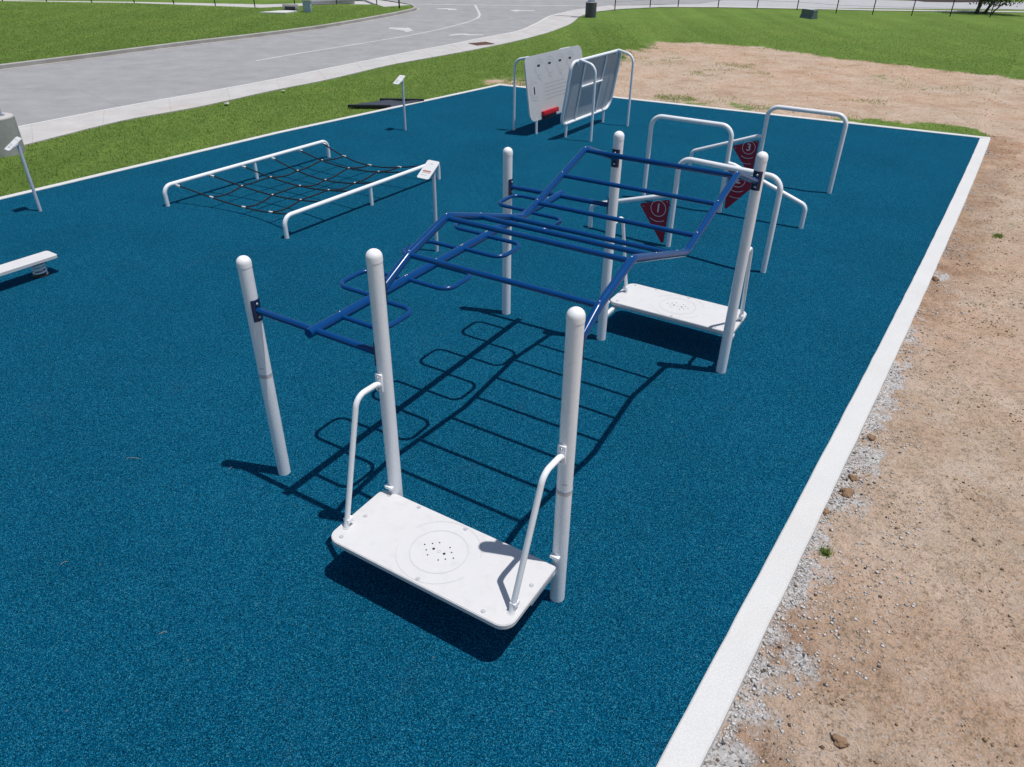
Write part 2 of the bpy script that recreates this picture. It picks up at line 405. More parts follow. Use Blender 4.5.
# ------------------------------------------------------------------ layout frame of the playground
AX = -0.541578
U = Vector((math.cos(AX), math.sin(AX), 0)); V = Vector((-math.sin(AX), math.cos(AX), 0)); Z = Vector((0, 0, 1))
O = Vector((0.401, 4.406, 0.0))                       # foot of the front right post
D12, D23, LEN = 1.552, 1.724, 4.516
RX = Matrix.Rotation(AX, 3, 'Z')

# ------------------------------------------------------------------ ground sheet
C_FR, C_BR, C_BL, C_FL = Vector((1.06, 2.93, 0)), Vector((13.03, 21.24, 0)), Vector((-0.60, 27.86, 0)), Vector((-10.57, 14.68, 0))
e_r = (C_FR - C_BR).normalized(); e_l = (C_FL - at(280, 133.5)).normalized()
_a, _b, _m = C_BR, at(656, 767), at(798.3, 500)          # the right edge bows very slightly outward
_t0 = (_m - _a).dot(_b - _a) / (_b - _a).length_squared; _d0 = (_m - _a) - (_b - _a) * _t0
RE = [_a + (_b - _a) * t + _d0 * (t * (1 - t) / (_t0 * (1 - _t0))) for t in [k / 40 for k in range(41)]]
RE = RE + [RE[-1] + (RE[-1] - RE[-2]).normalized() * 9]
pad = RE[::-1] + [C_BL, at(420, 102.8), at(280, 133.2), C_FL, C_FL + e_l * 16]
OUT_R = Vector((-e_r.y, e_r.x, 0))                    # outward normal of the right edge
if OUT_R.x < 0: OUT_R = -OUT_R

def inside(poly, X, Y):
    r = np.zeros(X.shape, bool); n = len(poly)
    for i in range(n):
        x1, y1 = poly[i][0], poly[i][1]; x2, y2 = poly[(i + 1) % n][0], poly[(i + 1) % n][1]
        c = ((y1 > Y) != (y2 > Y)); xi = (x2 - x1) * (Y - y1) / ((y2 - y1) if abs(y2 - y1) > 1e-9 else 1e-9) + x1
        r ^= c & (X < xi)
    return r
def dist_poly(poly, X, Y, closed=True):
    d = np.full(X.shape, 1e9); n = len(poly)
    for i in range(n if closed else n - 1):
        ax, ay = poly[i][0], poly[i][1]; bx, by = poly[(i + 1) % n][0], poly[(i + 1) % n][1]
        vx, vy = bx - ax, by - ay; t = np.clip(((X - ax) * vx + (Y - ay) * vy) / max(1e-9, vx * vx + vy * vy), 0, 1)
        d = np.minimum(d, np.hypot(X - ax - t * vx, Y - ay - t * vy))
    return d
def vnoise(X, Y, s, seed):
    """value noise in numpy"""
    r = np.random.default_rng(seed); T = r.random((256, 256)); x = X * s; y = Y * s
    xi = np.floor(x).astype(int); yi = np.floor(y).astype(int); fx = x - xi; fy = y - yi
    fx = fx * fx * (3 - 2 * fx); fy = fy * fy * (3 - 2 * fy)
    g = lambda a, b: T[a % 256, b % 256]
    return (g(xi, yi) * (1 - fx) + g(xi + 1, yi) * fx) * (1 - fy) + (g(xi, yi + 1) * (1 - fx) + g(xi + 1, yi + 1) * fx) * fy
dirt_px = [(655, 41), (700, 42), (760, 46), (830, 56), (900, 63), (960, 69), (1024, 76)]
dirt_poly = [C_BL + (C_BR - C_BL) * 0.10 + Vector((-1.5, -5, 0)), C_BL + (C_BR - C_BL) * 0.05, at(560, 80), at(605, 62), at(628, 50)] + [at(*p) for p in dirt_px] + \
            [Vector((34, 28, 0)), Vector((60, 20, 0)), Vector((60, -25, 0)), Vector((-12, -25, 0)), C_FR + e_r * 9 - OUT_R * 4, C_BR + e_r * 4 - OUT_R * 4]
green = [(720, 106.5, 1.5, .40), (770, 110, 1.2, .25),  (880, 122, 1.0, .45), (930, 127, 1.1, .60), (970, 131, 0.8, .55), (845, 118, .8, .3),
         (1000, 235, .35, .40), (985, 246, .25, .35), (1012, 222, .3, .35), (978, 300, .3, .3), (1010, 172, .6, .3), 
         (640, 60, 1.5, .4), (820, 75, 1.5, .25), (1005, 400, .5, .25)]
green = [(at(a, b), r, s) for a, b, r, s in green]
brown = [(480, 78, 1.5, .30), (505, 82, 1.2, .30), (455, 84, 1.0, .22), (415, 84, .8, .45), (350, 94, .8, .45), (410, 97, 1.0, .4), (520, 72, 1.5, .22), (550, 68, 2.0, .22), (590, 60, 2.0, .2),
         (594, 19.5, 1.3, .35), (845, 18, 2, .3)]
brown = [(at(a, b), r, s) for a, b, r, s in brown]
def dirt_at(X, Y):
    ins = inside(dirt_poly, X, Y); d = dist_poly(dirt_poly, X, Y); sd = np.where(ins, d, -d)
    a = 0.5 + np.clip(sd / 2.4, -0.5, 0.5)
    # the edge that touches the pad must not fade
    near = dist_poly([C_BR, C_FR + e_r * 9], X, Y, False); side = (X - C_BR.x) * OUT_R.x + (Y - C_BR.y) * OUT_R.y
    a = np.where((side > -0.2) & (near < 3), np.maximum(a, 0.95), a)
    for c, r, s in green: a = a - s * (0.75 + 0.5 * vnoise(X, Y, 1.1, 41)) * np.exp(-((X - c.x) ** 2 + (Y - c.y) ** 2) / (r * r))
    a = a - np.clip(vnoise(X, Y, 0.42, 51) - 0.45, 0, 1) * np.clip((Y - 21) / 4, 0, 1) * 0.75
    for c, r, s in brown: a = a + s * np.exp(-((X - c.x) ** 2 + (Y - c.y) ** 2) / (r * r))
    return a
GP = [(at(938, 272), 0.35, .75), (at(850, 104), 5.0, .42), (at(760, 92), 4.0, .36), (at(905, 118), 2.5, .45), (at(770, 640), 0.6, .66), (at(720, 745), 0.5, .7)]
def gravel_at(X, Y):
    side = (X - C_BR.x) * OUT_R.x + (Y - C_BR.y) * OUT_R.y - 0.26; al = (X - C_BR.x) * e_r.x + (Y - C_BR.y) * e_r.y
    g = np.where(side > -0.35, np.clip(0.66 - side * 1.15, -0.6, 0.56), -1.0)
    g = g - np.clip((15.2 - al) * 0.11, 0, 0.50)
    for c, r, m in GP: g = np.maximum(g, m - 0.9 * ((X - c.x) ** 2 + (Y - c.y) ** 2) / (r * r))
    return np.where(al < -0.3, -1, g)
def soil_at(X, Y):
    side = (X - C_BR.x) * OUT_R.x + (Y - C_BR.y) * OUT_R.y - 0.26; al = (X - C_BR.x) * e_r.x + (Y - C_BR.y) * e_r.y
    wd = 1.1 - np.clip((al - 9) * 0.08, 0, .7)
    c = at(765, 740); d = at(800, 625)
    return np.where((al > -1) & (side > -0.4), 0.75 * np.exp(-(side / wd) ** 2) * np.clip((17 - al) / 5, 0.35, 1), 0) + 0.6 * np.exp(-((X - c.x) ** 2 + (Y - c.y) ** 2) / 0.12) + 0.5 * np.exp(-((X - d.x) ** 2 + (Y - d.y) ** 2) / 0.10)
def ground_z(X, Y):
    side = (X - C_BR.x) * OUT_R.x + (Y - C_BR.y) * OUT_R.y - 0.26
    dr = np.clip(dirt_at(X, Y), 0, 1)
    z = -0.045 - 0.05 * np.exp(-np.clip(side, 0, None) ** 2 / 1.2) * (side > -0.4)
    b = (vnoise(X, Y, 0.7, 1) - .5) * 0.03 + (vnoise(X, Y, 2.3, 2) - .5) * 0.03 + (vnoise(X, Y, 6.1, 3) - .5) * 0.030 + (vnoise(X, Y, 11, 4) - .5) * 0.020 + np.clip(vnoise(X, Y, 4.3, 5) - .72, 0, 1) * 0.10
    rut = -0.02 * np.exp(-((side - 1.25 - 0.4 * (vnoise(X, Y, .3, 9) - .5)) / 0.35) ** 2)
    return z + (b + rut) * np.where(side > -0.35, dr, 0.15)
def build_ground():
    def axis(lo, hi, fine0, fine1, fs, ms):
        a = list(np.arange(fine0, fine1, fs)); x = fine1; st = fs
        while x < hi: a.append(x); st = min(st * 1.12, ms if x < 70 else 40); x += st
        x = fine0; st = fs; b = []
        while x > lo: st = min(st * 1.12, ms if x > -50 else 40); x -= st; b.append(x)
        return np.array(b[::-1] + a)
    xs = axis(-400, 400, 0.8, 14.2, 0.055, 0.7); ys = axis(-200, 600, 2.0, 22.5, 0.06, 0.7)
    X, Y = np.meshgrid(xs, ys); Zz = ground_z(X, Y); nx, ny = len(xs), len(ys)
    ins = inside(pad, X, Y) & (dist_poly(pad, X, Y) > 0.05); Zz = np.where(ins, -0.14, Zz)
    co = np.stack([X, Y, Zz], -1).reshape(-1, 3)
    i = np.arange(ny - 1)[:, None] * nx + np.arange(nx - 1)[None, :]
    q = np.stack([i, i + 1, i + nx + 1, i + nx], -1).reshape(-1, 4)
    me = mesh_np('ground', co, q); 
    for nm, f in (('dirt', dirt_at), ('gravel', gravel_at), ('soil', soil_at)):
        a = me.attributes.new(nm, 'FLOAT', 'POINT'); a.data.foreach_set('value', f(X, Y).reshape(-1).astype(np.float32))
    struct(link('ground', me, 'ground'))
def mesh_np(name, co, faces, col=None):
    me = bpy.data.meshes.new(name); k = faces.shape[1]; n = len(faces)
    me.vertices.add(len(co)); me.vertices.foreach_set('co', co.astype(np.float32).reshape(-1))
    me.loops.add(n * k); me.loops.foreach_set('vertex_index', faces.astype(np.int32).reshape(-1))
    me.polygons.add(n); me.polygons.foreach_set('loop_start', np.arange(0, n * k, k, dtype=np.int32))
    if col is not None:
        a = me.attributes.new('col', 'FLOAT_COLOR', 'POINT'); a.data.foreach_set('color', np.c_[col, np.ones(len(col))].astype(np.float32).reshape(-1))
    me.update(calc_edges=True); me.validate(); return me
build_ground()

# rubber pad and its concrete border
sheet('rubber_surface', pad, 0.0, 'rubber', skirt=0.12)
def border(A, B, wid, out_sign, name, rough_edge=True):
    n = 60
    if B is None: n = 150; L = resample(A, n); B = A[-1]; A = A[0]
    else: L = [A.lerp(B, k / (n - 1)) for k in range(n)]
    t = (B - A).normalized(); o = Vector((-t.y, t.x, 0)) * out_sign; bm = bmesh.new(); rows = []
    for k, p in enumerate(L):
        j = lambda s: random.uniform(-s, s)
        a = p + o * (0.0 + j(0.0035)); b = p + o * (wid + j(0.004))
        rows.append([bm.verts.new(x) for x in (a + Z * -0.1, a + Z * 0.012, a + o * 0.012 + Z * 0.02, b - o * 0.015 + Z * 0.02, b + Z * 0.004, b + o * j(0.006) + Z * -0.2)])
    for r0, r1 in zip(rows, rows[1:]):
        for k in range(5): bm.faces.new((r0[k], r0[k + 1], r1[k + 1], r1[k]))
    for r in (rows[0], rows[-1]): bm.faces.new(r)
    return struct(part(name, bm, 'border', ang=30))
WID = 0.255
border(RE, None, WID, 1 if Vector((-e_r.y, e_r.x, 0)).dot(OUT_R) > 0 else -1, 'border_kerb')
tb = (C_BR - C_BL).normalized(); border(C_BL - tb * 0.15, C_BR + OUT_R * WID + tb * 0.0, 0.20, 1, 'border_kerb')
LP = [C_BL + (C_BL - at(420, 102.8)).normalized() * 0.0, at(420, 102.8), at(280, 133.2), C_FL, C_FL + e_l * 16]
for a, b in zip(LP, LP[1:]):
    t = (b - a).normalized(); border(a, b, 0.155, 1 if Vector((-t.y, t.x, 0)).x < 0 else -1, 'border_kerb')

# ------------------------------------------------------------------ roads
near_edge = smooth_line([at(-240, 178), at(-100, 150), at(18, 127), at(76, 115.5), at(122, 106.7), at(162, 99.6), at(211, 91), at(260, 82.3), at(281, 78), at(341, 65.8), at(377, 58.8), at(409, 52), at(448, 45), at(489, 36.5), at(521, 31), at(540, 22), at(551, 15.5), at(575, 9.9), at(612, 5.2)], 90, 4)
grass_edge = smooth_line([at(-240, 214), at(-100, 174), at(42, 140), at(101, 124.5), at(127, 118), at(162, 112.5), at(193, 108), at(211, 103.5), at(239, 97.5), at(275, 89), at(322, 80.5), at(355, 72.7), at(388, 64.5), at(431, 57), at(467, 50.6), at(515, 41), at(549, 32), at(571, 23.6), at(581, 15), at(603, 9.6), at(622, 8.2)], 90, 4)
far_edge = smooth_line([at(-240, 108), at(-100, 82), at(0, 68.5), at(65, 60.5), at(130, 52), at(200, 43), at(240, 38.5), at(280, 33.6), at(320, 28.3), at(360, 21.5), at(395, 15), at(411, 11.5), at(418.5, 9.6), at(414, 6.5), at(403, 4.2), at(385, 1.5), at(365, -1.5), at(345, -4)], 90, 3)
sheet('road', [p for p in near_edge] + [at(700, 3), at(760, -6)] + [p for p in far_edge[::-1]], -0.028, 'road')
strip_between('footpath', near_edge, grass_edge, -0.012, -0.012, 'path', 0.06)
jb = bmesh.new()
for k in range(3, 88, 4):
    a_, b_ = near_edge[k], grass_edge[k]; d_ = (near_edge[k + 1] - a_).normalized() * 0.007
    jb.faces.new([jb.verts.new((x.x, x.y, -0.0085)) for x in (a_ - d_, a_ + d_, b_ + d_, b_ - d_)])
struct(part('path_joint', jb, 'kerb', smooth=False))
ke = offset_line(near_edge, 0.14)
strip_between('kerb', near_edge, ke, -0.004, -0.012, 'border', 0.05)
# far kerb: upstand, top and gutter
far_in = offset_line(far_edge, 0.18)
kb = bmesh.new(); rows = []
for a, b in zip(far_edge, far_in):
    rows.append([kb.verts.new(x) for x in (a + Z * -0.06, a + Z * 0.11, a.lerp(b, 0.15) + Z * 0.125, b + Z * 0.125, b + Z * -0.06)])
for r0, r1 in zip(rows, rows[1:]):
    for k in range(4): kb.faces.new((r0[k], r0[k + 1], r1[k + 1], r1[k]))
struct(part('kerb', kb, 'kerb'))
gut = offset_line(far_edge, -0.22)
strip_between('gutter', far_edge[:74], gut[:74], -0.022, -0.024, 'kerb')
far_lawn = [p for p in far_in[:72]] + [at(384, 8.6), at(376, 5.9), at(340, 5.5), at(300, 7.2), at(262, 9.2), at(215, 7.4), at(134, 4.4), at(47, 3.1), at(-120, 0.5), at(-400, -4)]
sheet('lawn', far_lawn, 0.085, 'ground', 0.15)
# corner paving between the two kerbs, far footpath and far road
sheet('footpath', [far_in[71], far_in[-1], at(330, -3.2), at(365, 1.3), at(376, 5.9), at(384, 8.6)], 0.112, 'path', 0.15)
sheet('footpath', [at(376, 5.5), at(340, 5.0), at(300, 6.6), at(262, 7.6), at(215, 6.4), at(134, 3.6), at(47, 2.2), at(-120, -0.4), at(-400, -5), at(-400, -6.4), at(-120, -2.2), at(47, 0.6), at(134, 1.6), at(215, 3.2), at(262, 4.2), at(300, 3.2), at(340, 1.0), at(365, 1.0)], -0.012, 'path')
sheet('far_road', [at(340, -1.5), at(403, 0.6), at(520, 1.2), at(622, 2.4), at(700, 5.6), at(800, 7.0), at(920, 8.2), at(1030, 9.0), at(1300, 12), at(1300, 4.0), at(1024, 1.6), at(920, 0.2), at(800, -2.0), at(600, -5), at(340, -9), at(-300, -18), at(-300, -13), at(100, -7)], -0.036, 'farroad')
sheet('footpath', [at(590, 12.0), at(620, 8.8), at(660, 6.8), at(718, 7.0), at(800, 8.5), at(872, 10.2), at(950, 11.2), at(1030, 12.2), at(1300, 16), at(1300, 14.6), at(1030, 11.1), at(950, 10.1), at(872, 8.9), at(800, 7.3), at(718, 5.3), at(660, 4.6), at(615, 5.4)], -0.016, 'path')
sheet('tree_shadow_patch', [at(905, -1), at(925, 1.4), at(960, 1.9), at(985, 1.6), at(990, -2), at(940, -6)], -0.02, 'tree_shade')  # flat dark sheet, painted shadow of the trees beyond the far road

def mark(name, pts, z=-0.022): return sheet(name, pts, z, 'roadpaint')
ll = smooth_line([at(256, 60.2), at(294.7, 53.4), at(330, 47.9), at(363, 42.6), at(409.5, 35), at(442, 28.4), at(467, 21.9), at(478, 17.6), at(480, 14.5), at(478.5, 11.2), at(474.8, 4.2)], 60, 2)
strip_between('lane_line', offset_line(ll, 0.075), offset_line(ll, -0.075), -0.022, -0.022, 'roadpaint')
sl2 = [at(400, 3.6), at(470, 4.6), at(530, 5.2), at(596, 5.6)]; strip_between('stop_line', offset_line(sl2, 0.16), offset_line(sl2, -0.16), -0.0215, -0.0215, 'roadpaint')
mark('turn_arrow', [at(389, 27.0), at(400, 27.3), at(406, 27.6), at(408, 26.9), at(414, 30.0), at(406, 31.8), at(404, 30.3), at(396, 29.2), at(389, 28.4)])
mark('turn_arrow', [at(448, 34.6), at(456, 33.2), at(466, 33.0), at(471, 33.8), at(483, 33.9), at(484, 34.9), at(468, 35.0), at(462, 34.2), at(450, 35.4)])
mark('turn_arrow', [at(436, 8.2), at(447, 7.8), at(456, 8.4), at(457, 9.6), at(449, 9.9), at(447, 8.9), at(437, 9.0)])
mark('turn_arrow', [at(509, 10.0), at(517, 9.2), at(520, 9.7), at(535, 9.9), at(535, 10.7), at(520, 10.7), at(516, 11.4)])

# ------------------------------------------------------------------ grass blades, stones
def blades(name, X, Y, hmin, hmax, wmin, wmax, z0=-0.05, per=1):
    n = len(X); h = rng.uniform(hmin, hmax, n); wd = rng.uniform(wmin, wmax, n); a = rng.uniform(0, 6.283, n); le = rng.uniform(0.2, 1.0, n) * h; la = rng.uniform(0, 6.283, n)
    z = np.full(n, z0) if np.isscalar(z0) else z0
    bx, by = np.cos(a) * wd, np.sin(a) * wd
    A = np.stack([X - bx, Y - by, z], -1); B = np.stack([X + bx, Y + by, z], -1); C = np.stack([X + np.cos(la) * le, Y + np.sin(la) * le, z + h], -1)
    co = np.stack([A, B, C], 1).reshape(-1, 3); f = np.arange(3 * n).reshape(-1, 3)
    t = rng.random(n)[:, None]; dry = (rng.random(n) < 0.10)[:, None]
    c = np.array([[0.195, 0.305, 0.060]]) * (1 - t) + np.array([[0.285, 0.390, 0.100]]) * t
    c = np.where(dry, np.array([[0.34, 0.30, 0.14]]), c); c = np.repeat(c, 3, 0)
    o = link(name, mesh_np(name, co, f, c), 'blade', smooth=False); o['kind'] = 'stuff'; return o
def scatter(n, x0, x1, y0, y1):
    return rng.uniform(x0, x1, n), rng.uniform(y0, y1, n)
strip = [p for p in grass_edge[:78]] + [at(660, 8), at(830, 12), Vector((46, 53, 0)), Vector((46, 20, 0)), C_BR, C_BL] + [at(420, 102.8), at(280, 133.2), C_FL, C_FL + e_l * 5]
def tufts():
    X, Y = scatter(560000, -20, 6, 8, 48); X2_, Y2_ = scatter(420000, 4, 44, 24, 52); X = np.r_[X, X2_]; Y = np.r_[Y, Y2_]
    k = inside(strip, X, Y) & (dist_poly(pad, X, Y) > 0.24) & ~inside(pad, X, Y)
    d = dirt_at(X, Y) + (vnoise(X, Y, 1.4, 21) - .5) * 0.7; k &= d < 0.42 + 0.15 * rng.random(len(X)); k &= rng.random(len(X)) < np.clip(1.25 - (Y - 12) / 32, 0.0, 1)
    X, Y = X[k], Y[k]; 
    # ragged overgrowth on to the path
    Xs, Ys = X, Y
    blades('grass', Xs, Ys, 0.02, 0.06, 0.006, 0.017, ground_z(Xs, Ys) - 0.005)
    X, Y = scatter(420000, -34, -2, 24, 54); k = inside(far_lawn, X, Y) & (dist_poly(far_lawn, X, Y) > 0.05) & (rng.random(len(X)) < np.clip(1.3 - (Y - 20) / 34, 0.1, 1)); X, Y = X[k], Y[k]
    blades('lawn_grass', X, Y, 0.02, 0.06, 0.008, 0.02, 0.08)
    # sparse grass in the bare earth
    X, Y = scatter(420000, -2, 40, 2, 46); k = inside(dirt_poly, X, Y) & ~inside(pad, X, Y) & (dist_poly(pad, X, Y) > 0.30)
    d = dirt_at(X, Y) + (vnoise(X, Y, 2.2, 22) - .5) * 0.55 + (vnoise(X, Y, .8, 23) - .5) * 0.35
    k &= d < rng.uniform(0.20, 0.66, len(X)); X, Y = X[k], Y[k]
    blades('sparse_grass', X, Y, 0.015, 0.07, 0.004, 0.014, ground_z(X, Y) - 0.004)
tufts()

def stones():
    al = []; 
    def pos(n, dmax, power, amax=23.0, bias=1.0):
        a = amax * (1 - rng.random(n) ** bias) ; a = rng.uniform(0.2, amax, n) if bias == 1 else 0.2 + amax * (1 - rng.random(n) ** bias)
        d = 0.285 + dmax * rng.random(n) ** power
        return C_BR.x + e_r.x * a + OUT_R.x * d, C_BR.y + e_r.y * a + OUT_R.y * d, a, d
    X1, Y1, a1, d1 = pos(30000, 1.0, 2.4, 23, 1.0)
    k = (vnoise(X1, Y1, 2.6, 31) + (0.5 - d1) * 0.55 + np.clip((a1 - 14) * 0.05, -.35, .12)) > rng.uniform(0.25, 0.75, len(X1)); X1, Y1 = X1[k], Y1[k]
    S1 = 0.0035 + 0.017 * rng.random(len(X1)) ** 4
    X2, Y2, a2, d2 = pos(26000, 7.5, 0.9, 23, 1.0); S2 = 0.0025 + 0.011 * rng.random(len(X2)) ** 6
    X3, Y3 = scatter(9000, 0, 32, 21, 42); k = inside(dirt_poly, X3, Y3) & ~inside(pad, X3, Y3) & (dist_poly(pad, X3, Y3) > 0.3); X3, Y3 = X3[k], Y3[k]; S3 = 0.008 + 0.02 * rng.random(len(X3)) ** 4
    X4, Y4, a4, d4 = pos(120000, 8.0, 0.85, 23, 1.0); k = vnoise(X4, Y4, 3.1, 33) * .5 + vnoise(X4, Y4, 9.0, 34) * .5 > rng.uniform(.52, .85, len(X4)); X4, Y4 = X4[k], Y4[k]; S4 = 0.004 + 0.016 * rng.random(len(X4)) ** 4
    X = np.r_[X1, X2, X3, X4]; Y = np.r_[Y1, Y2, Y3, Y4]; S = np.r_[S1, S2, S3, S4]; n = len(X)
    base = np.array([[1, 0, 0], [-1, 0, 0], [0, 1, 0], [0, -1, 0], [0, 0, 1], [0, 0, -1]], float)
    v = base[None] * rng.uniform(0.55, 1.35, (n, 6, 1)) + rng.uniform(-.25, .25, (n, 6, 3)); v[:, :, 2] *= 0.7
    a = rng.uniform(0, 6.283, n); ca, sa = np.cos(a)[:, None], np.sin(a)[:, None]
    vx = v[:, :, 0] * ca - v[:, :, 1] * sa; vy = v[:, :, 0] * sa + v[:, :, 1] * ca
    co = np.stack([vx, vy, v[:, :, 2]], -1) * S[:, None, None]; co += np.stack([X, Y, ground_z(X, Y) + S * 0.25], -1)[:, None, :]
    ft = np.array([[0, 2, 4], [2, 1, 4], [1, 3, 4], [3, 0, 4], [2, 0, 5], [1, 2, 5], [3, 1, 5], [0, 3, 5]])
    f = (ft[None] + np.arange(n)[:, None, None] * 6).reshape(-1, 3)
    g1 = np.array([0.53, 0.51, 0.50]); g2 = np.array([0.50, 0.37, 0.26]); g3 = np.array([0.17, 0.115, 0.075]); g4 = np.array([0.54, 0.49, 0.44]); g5 = np.array([0.10, 0.10, 0.11])
    pick = rng.random(n); isg = np.r_[np.ones(len(X1)), np.zeros(n - len(X1))]
    cc = np.where((pick < .55 + .2 * isg)[:, None], np.where(isg[:, None] > 0, g1, g2), np.where((pick < .80)[:, None], g3, np.where((pick < .95)[:, None], g4, g5)))
    cr = np.r_[np.zeros(n - len(X4)), np.ones(len(X4))][:, None]; cc = np.where(cr > 0, np.array([0.24, 0.165, 0.105]), cc)
    cc = cc * rng.uniform(0.7, 1.25, (n, 1)); cc = np.repeat(cc, 6, 0)
    o = link('gravel', mesh_np('gravel', co.reshape(-1, 3), f, cc), 'stone', smooth=False); o['kind'] = 'stuff'
stones()

def clod(px, py, r, label, seed, group='lumps of earth beside the concrete border'):
    g = at(px, py, -0.07); rr = random.Random(seed); bm = bmesh.new(); bmesh.ops.create_icosphere(bm, subdivisions=3, radius=1)
    ph = [(Vector((rr.uniform(-1, 1), rr.uniform(-1, 1), rr.uniform(-1, 1))), rr.uniform(2, 6), rr.uniform(0, 6)) for _ in range(14)]
    for v in bm.verts:
        s = 1 + sum(0.055 * math.sin(f * 1.6 * v.co.dot(d) + p) for d, f, p in ph) + rr.uniform(-.05, .05); v.co = Vector((v.co.x * s * r, v.co.y * s * r * 0.8, v.co.z * s * r * 0.62))
    bmesh.ops.rotate(bm, verts=bm.verts, matrix=Matrix.Rotation(rr.uniform(0, 6), 3, 'Z'))
    o = part('earth_clod', bm, 'clod', loc=(g.x, g.y, float(ground_z(np.array([g.x]), np.array([g.y]))[0]) + r * 0.3), smooth=True, ang=25)
    tag(o, label, 'earth clod', group)
clod(841, 741, 0.055, 'brown lump of earth lying alone on the bare dirt in the near right corner', 1)
clod(846, 494, 0.075, 'largest brown earth lump beside the concrete border, just above the gravel strip', 2)
clod(853, 478, 0.05, 'brown earth lump just up the border from the largest lump', 3)
clod(826, 512, 0.04, 'orange brown lump against the border, just below the largest lump', 4)
clod(871, 437, 0.05, 'dark earth lump halfway up the outer side of the border', 5)
clod(935, 279, 0.07, 'small dark lump of earth near the grey gravel patch, farthest up the border', 6)

def weed(px, py, r, n, label):
    g = at(px, py, -0.08); X = g.x + rng.normal(0, r * .5, n); Y = g.y + rng.normal(0, r * .5, n)
    o = blades('weed', X, Y, 0.03, 0.09, 0.004, 0.010, ground_z(X, Y)); del o['kind']; tag(o, label, 'weed', 'weeds in the bare earth')
weed(826, 553, 0.05, 90, 'small bright green weed growing in gravel beside the border')
weed(998, 237, 0.08, 170, 'low green weed in the bare dirt close to the right picture edge')

# ------------------------------------------------------------------ overhead ladder station
st = thing('overhead_ladder_station', 'large white posted climbing station with blue overhead bars, loops and two white decks', 'climbing frame', O)
def q(a, b, z=0.0): return U * a + V * b + Z * z           # local position inside the station
def q3(o, a, b, z): return o + U * a + V * b + Z * z
PVO = {'1': 0.0, '2': 0.0, '3': 0.045, '4': -0.05, '5': 0.0, '6': 0.05}   # small survey corrections along the station
XP = {'1': -(D12 + D23), '2': -D23, '3': 0.0}
PR = 0.064
def post_mesh(h):
    bm = bmesh.new(); lathe(bm, [(PR, -0.02), (PR, h - 0.095)], 32); return bm
def cap_mesh(h):
    bm = bmesh.new(); prof = [(PR + 0.002, h - 0.10), (PR + 0.002, h - 0.062)] + [((PR + 0.002) * math.cos(t), h - 0.062 + 0.062 * math.sin(t)) for t in [R(15 * k) for k in range(1, 6)]] + [(0.0, h)]
    lathe(bm, prof, 32); return bm
H_LO, H_HI = 2.451, 2.859
proto = {}
for key, h in (('lo', H_LO), ('hi', H_HI), ('mid', H_HI - 0.05)):
    proto[key] = (finish(post_mesh(h), 'post'), finish(cap_mesh(h), 'post_cap'))
bandm = {}
for nm, z0, z1 in (('orange_stripe', 1.205, 1.222), ('blue_stripe', 1.2225, 1.246)):
    bm = bmesh.new(); bm2 = lathe(bm, [(PR + 0.0012, z0), (PR + 0.0012, z1)], 32); bandm[nm] = finish(bm, nm)
def decal():
    bm = bmesh.new()   # worn maker's mark above the stripe, on the camera side of the post
    for k in range(1):
        z = 1.315 + k * 0.035; n = 4
        a0 = R(-112 + random.uniform(-6, 4)); a1 = a0 + R(random.uniform(25, 48)); rr = PR + 0.0014
        prev = None
        for i in range(n + 1):
            t = a0 + (a1 - a0) * i / n; v = [bm.verts.new((rr * math.cos(t), rr * math.sin(t), z + dz)) for dz in (0, 0.010)]
            if prev: bm.faces.new((prev[0], v[0], v[1], prev[1]))
            prev = v
    return finish(bm, 'label_mark')
decm = decal()
posts = {}
for k, (a, b, t) in {'1': (XP['1'], 0, 'lo'), '2': (XP['2'], 0, 'hi'), '3': (0, PVO['3'], 'mid'), '4': (XP['1'], LEN + PVO['4'], 'lo'), '5': (XP['2'], LEN, 'hi'), '6': (0, LEN + PVO['6'], 'hi')}.items():
    p = link('post', proto[t][0], 'white', st, q(a, b)); posts[k] = p
    link('post_cap', proto[t][1], 'cap', p)
    if k in '13':
        for nm, mm in (('orange_stripe', 'orange'), ('blue_stripe', 'bandblue')): link(nm, bandm[nm], mm, p)
        link('label_mark', decm, 'mark', p)
# brackets
def bracket(at_, out, h=0.215, wd=0.085, name='bracket'):
    """bolted clamp plate on a post, 'out' is the way it faces"""
    o_ = Vector(out).normalized(); s = Vector((-o_.y, o_.x, 0)); m = Matrix((s, o_, Z)).transposed()
    bm = bmesh.new()
    # curved saddle round the post
    n = 10; inner = []; 
    for i in range(n + 1):
        t = R(-46 + 92 * i / n); d = o_ * math.cos(t) + s * math.sin(t)
        inner.append([bm.verts.new(at_ + d * rr + Z * zz) for rr, zz in ((PR + 0.001, -h / 2), (PR + 0.010, -h / 2), (PR + 0.010, h / 2), (PR + 0.001, h / 2))])
    for a_, b_ in zip(inner, inner[1:]):
        for k in range(4): bm.faces.new((a_[k], a_[(k + 1) % 4], b_[(k + 1) % 4], b_[k]))
    bm.faces.new(inner[0]); bm.faces.new(inner[-1][::-1])
    br = part(name, bm, 'bracket', st)
    for dz in (-h * 0.31, h * 0.31):
        bm = bmesh.new(); bmesh.ops.create_uvsphere(bm, u_segments=10, v_segments=6, radius=0.014)
        for v in bm.verts: v.co = m @ Vector((v.co.x, v.co.y * 0.55, v.co.z))
        part('bolt', bm, 'steel', br, at_ + o_ * (PR + 0.011) + Z * dz)
    return br
ZL, ZR0, ZR1 = 1.93, 2.50, 2.545
bracket(q(XP['1'], 0, ZL), U); bracket(q(XP['2'], 0, ZL), -U); bracket(q(XP['1'], LEN - 0.05, ZL), U); bracket(q(XP['2'], LEN, ZL), -U)
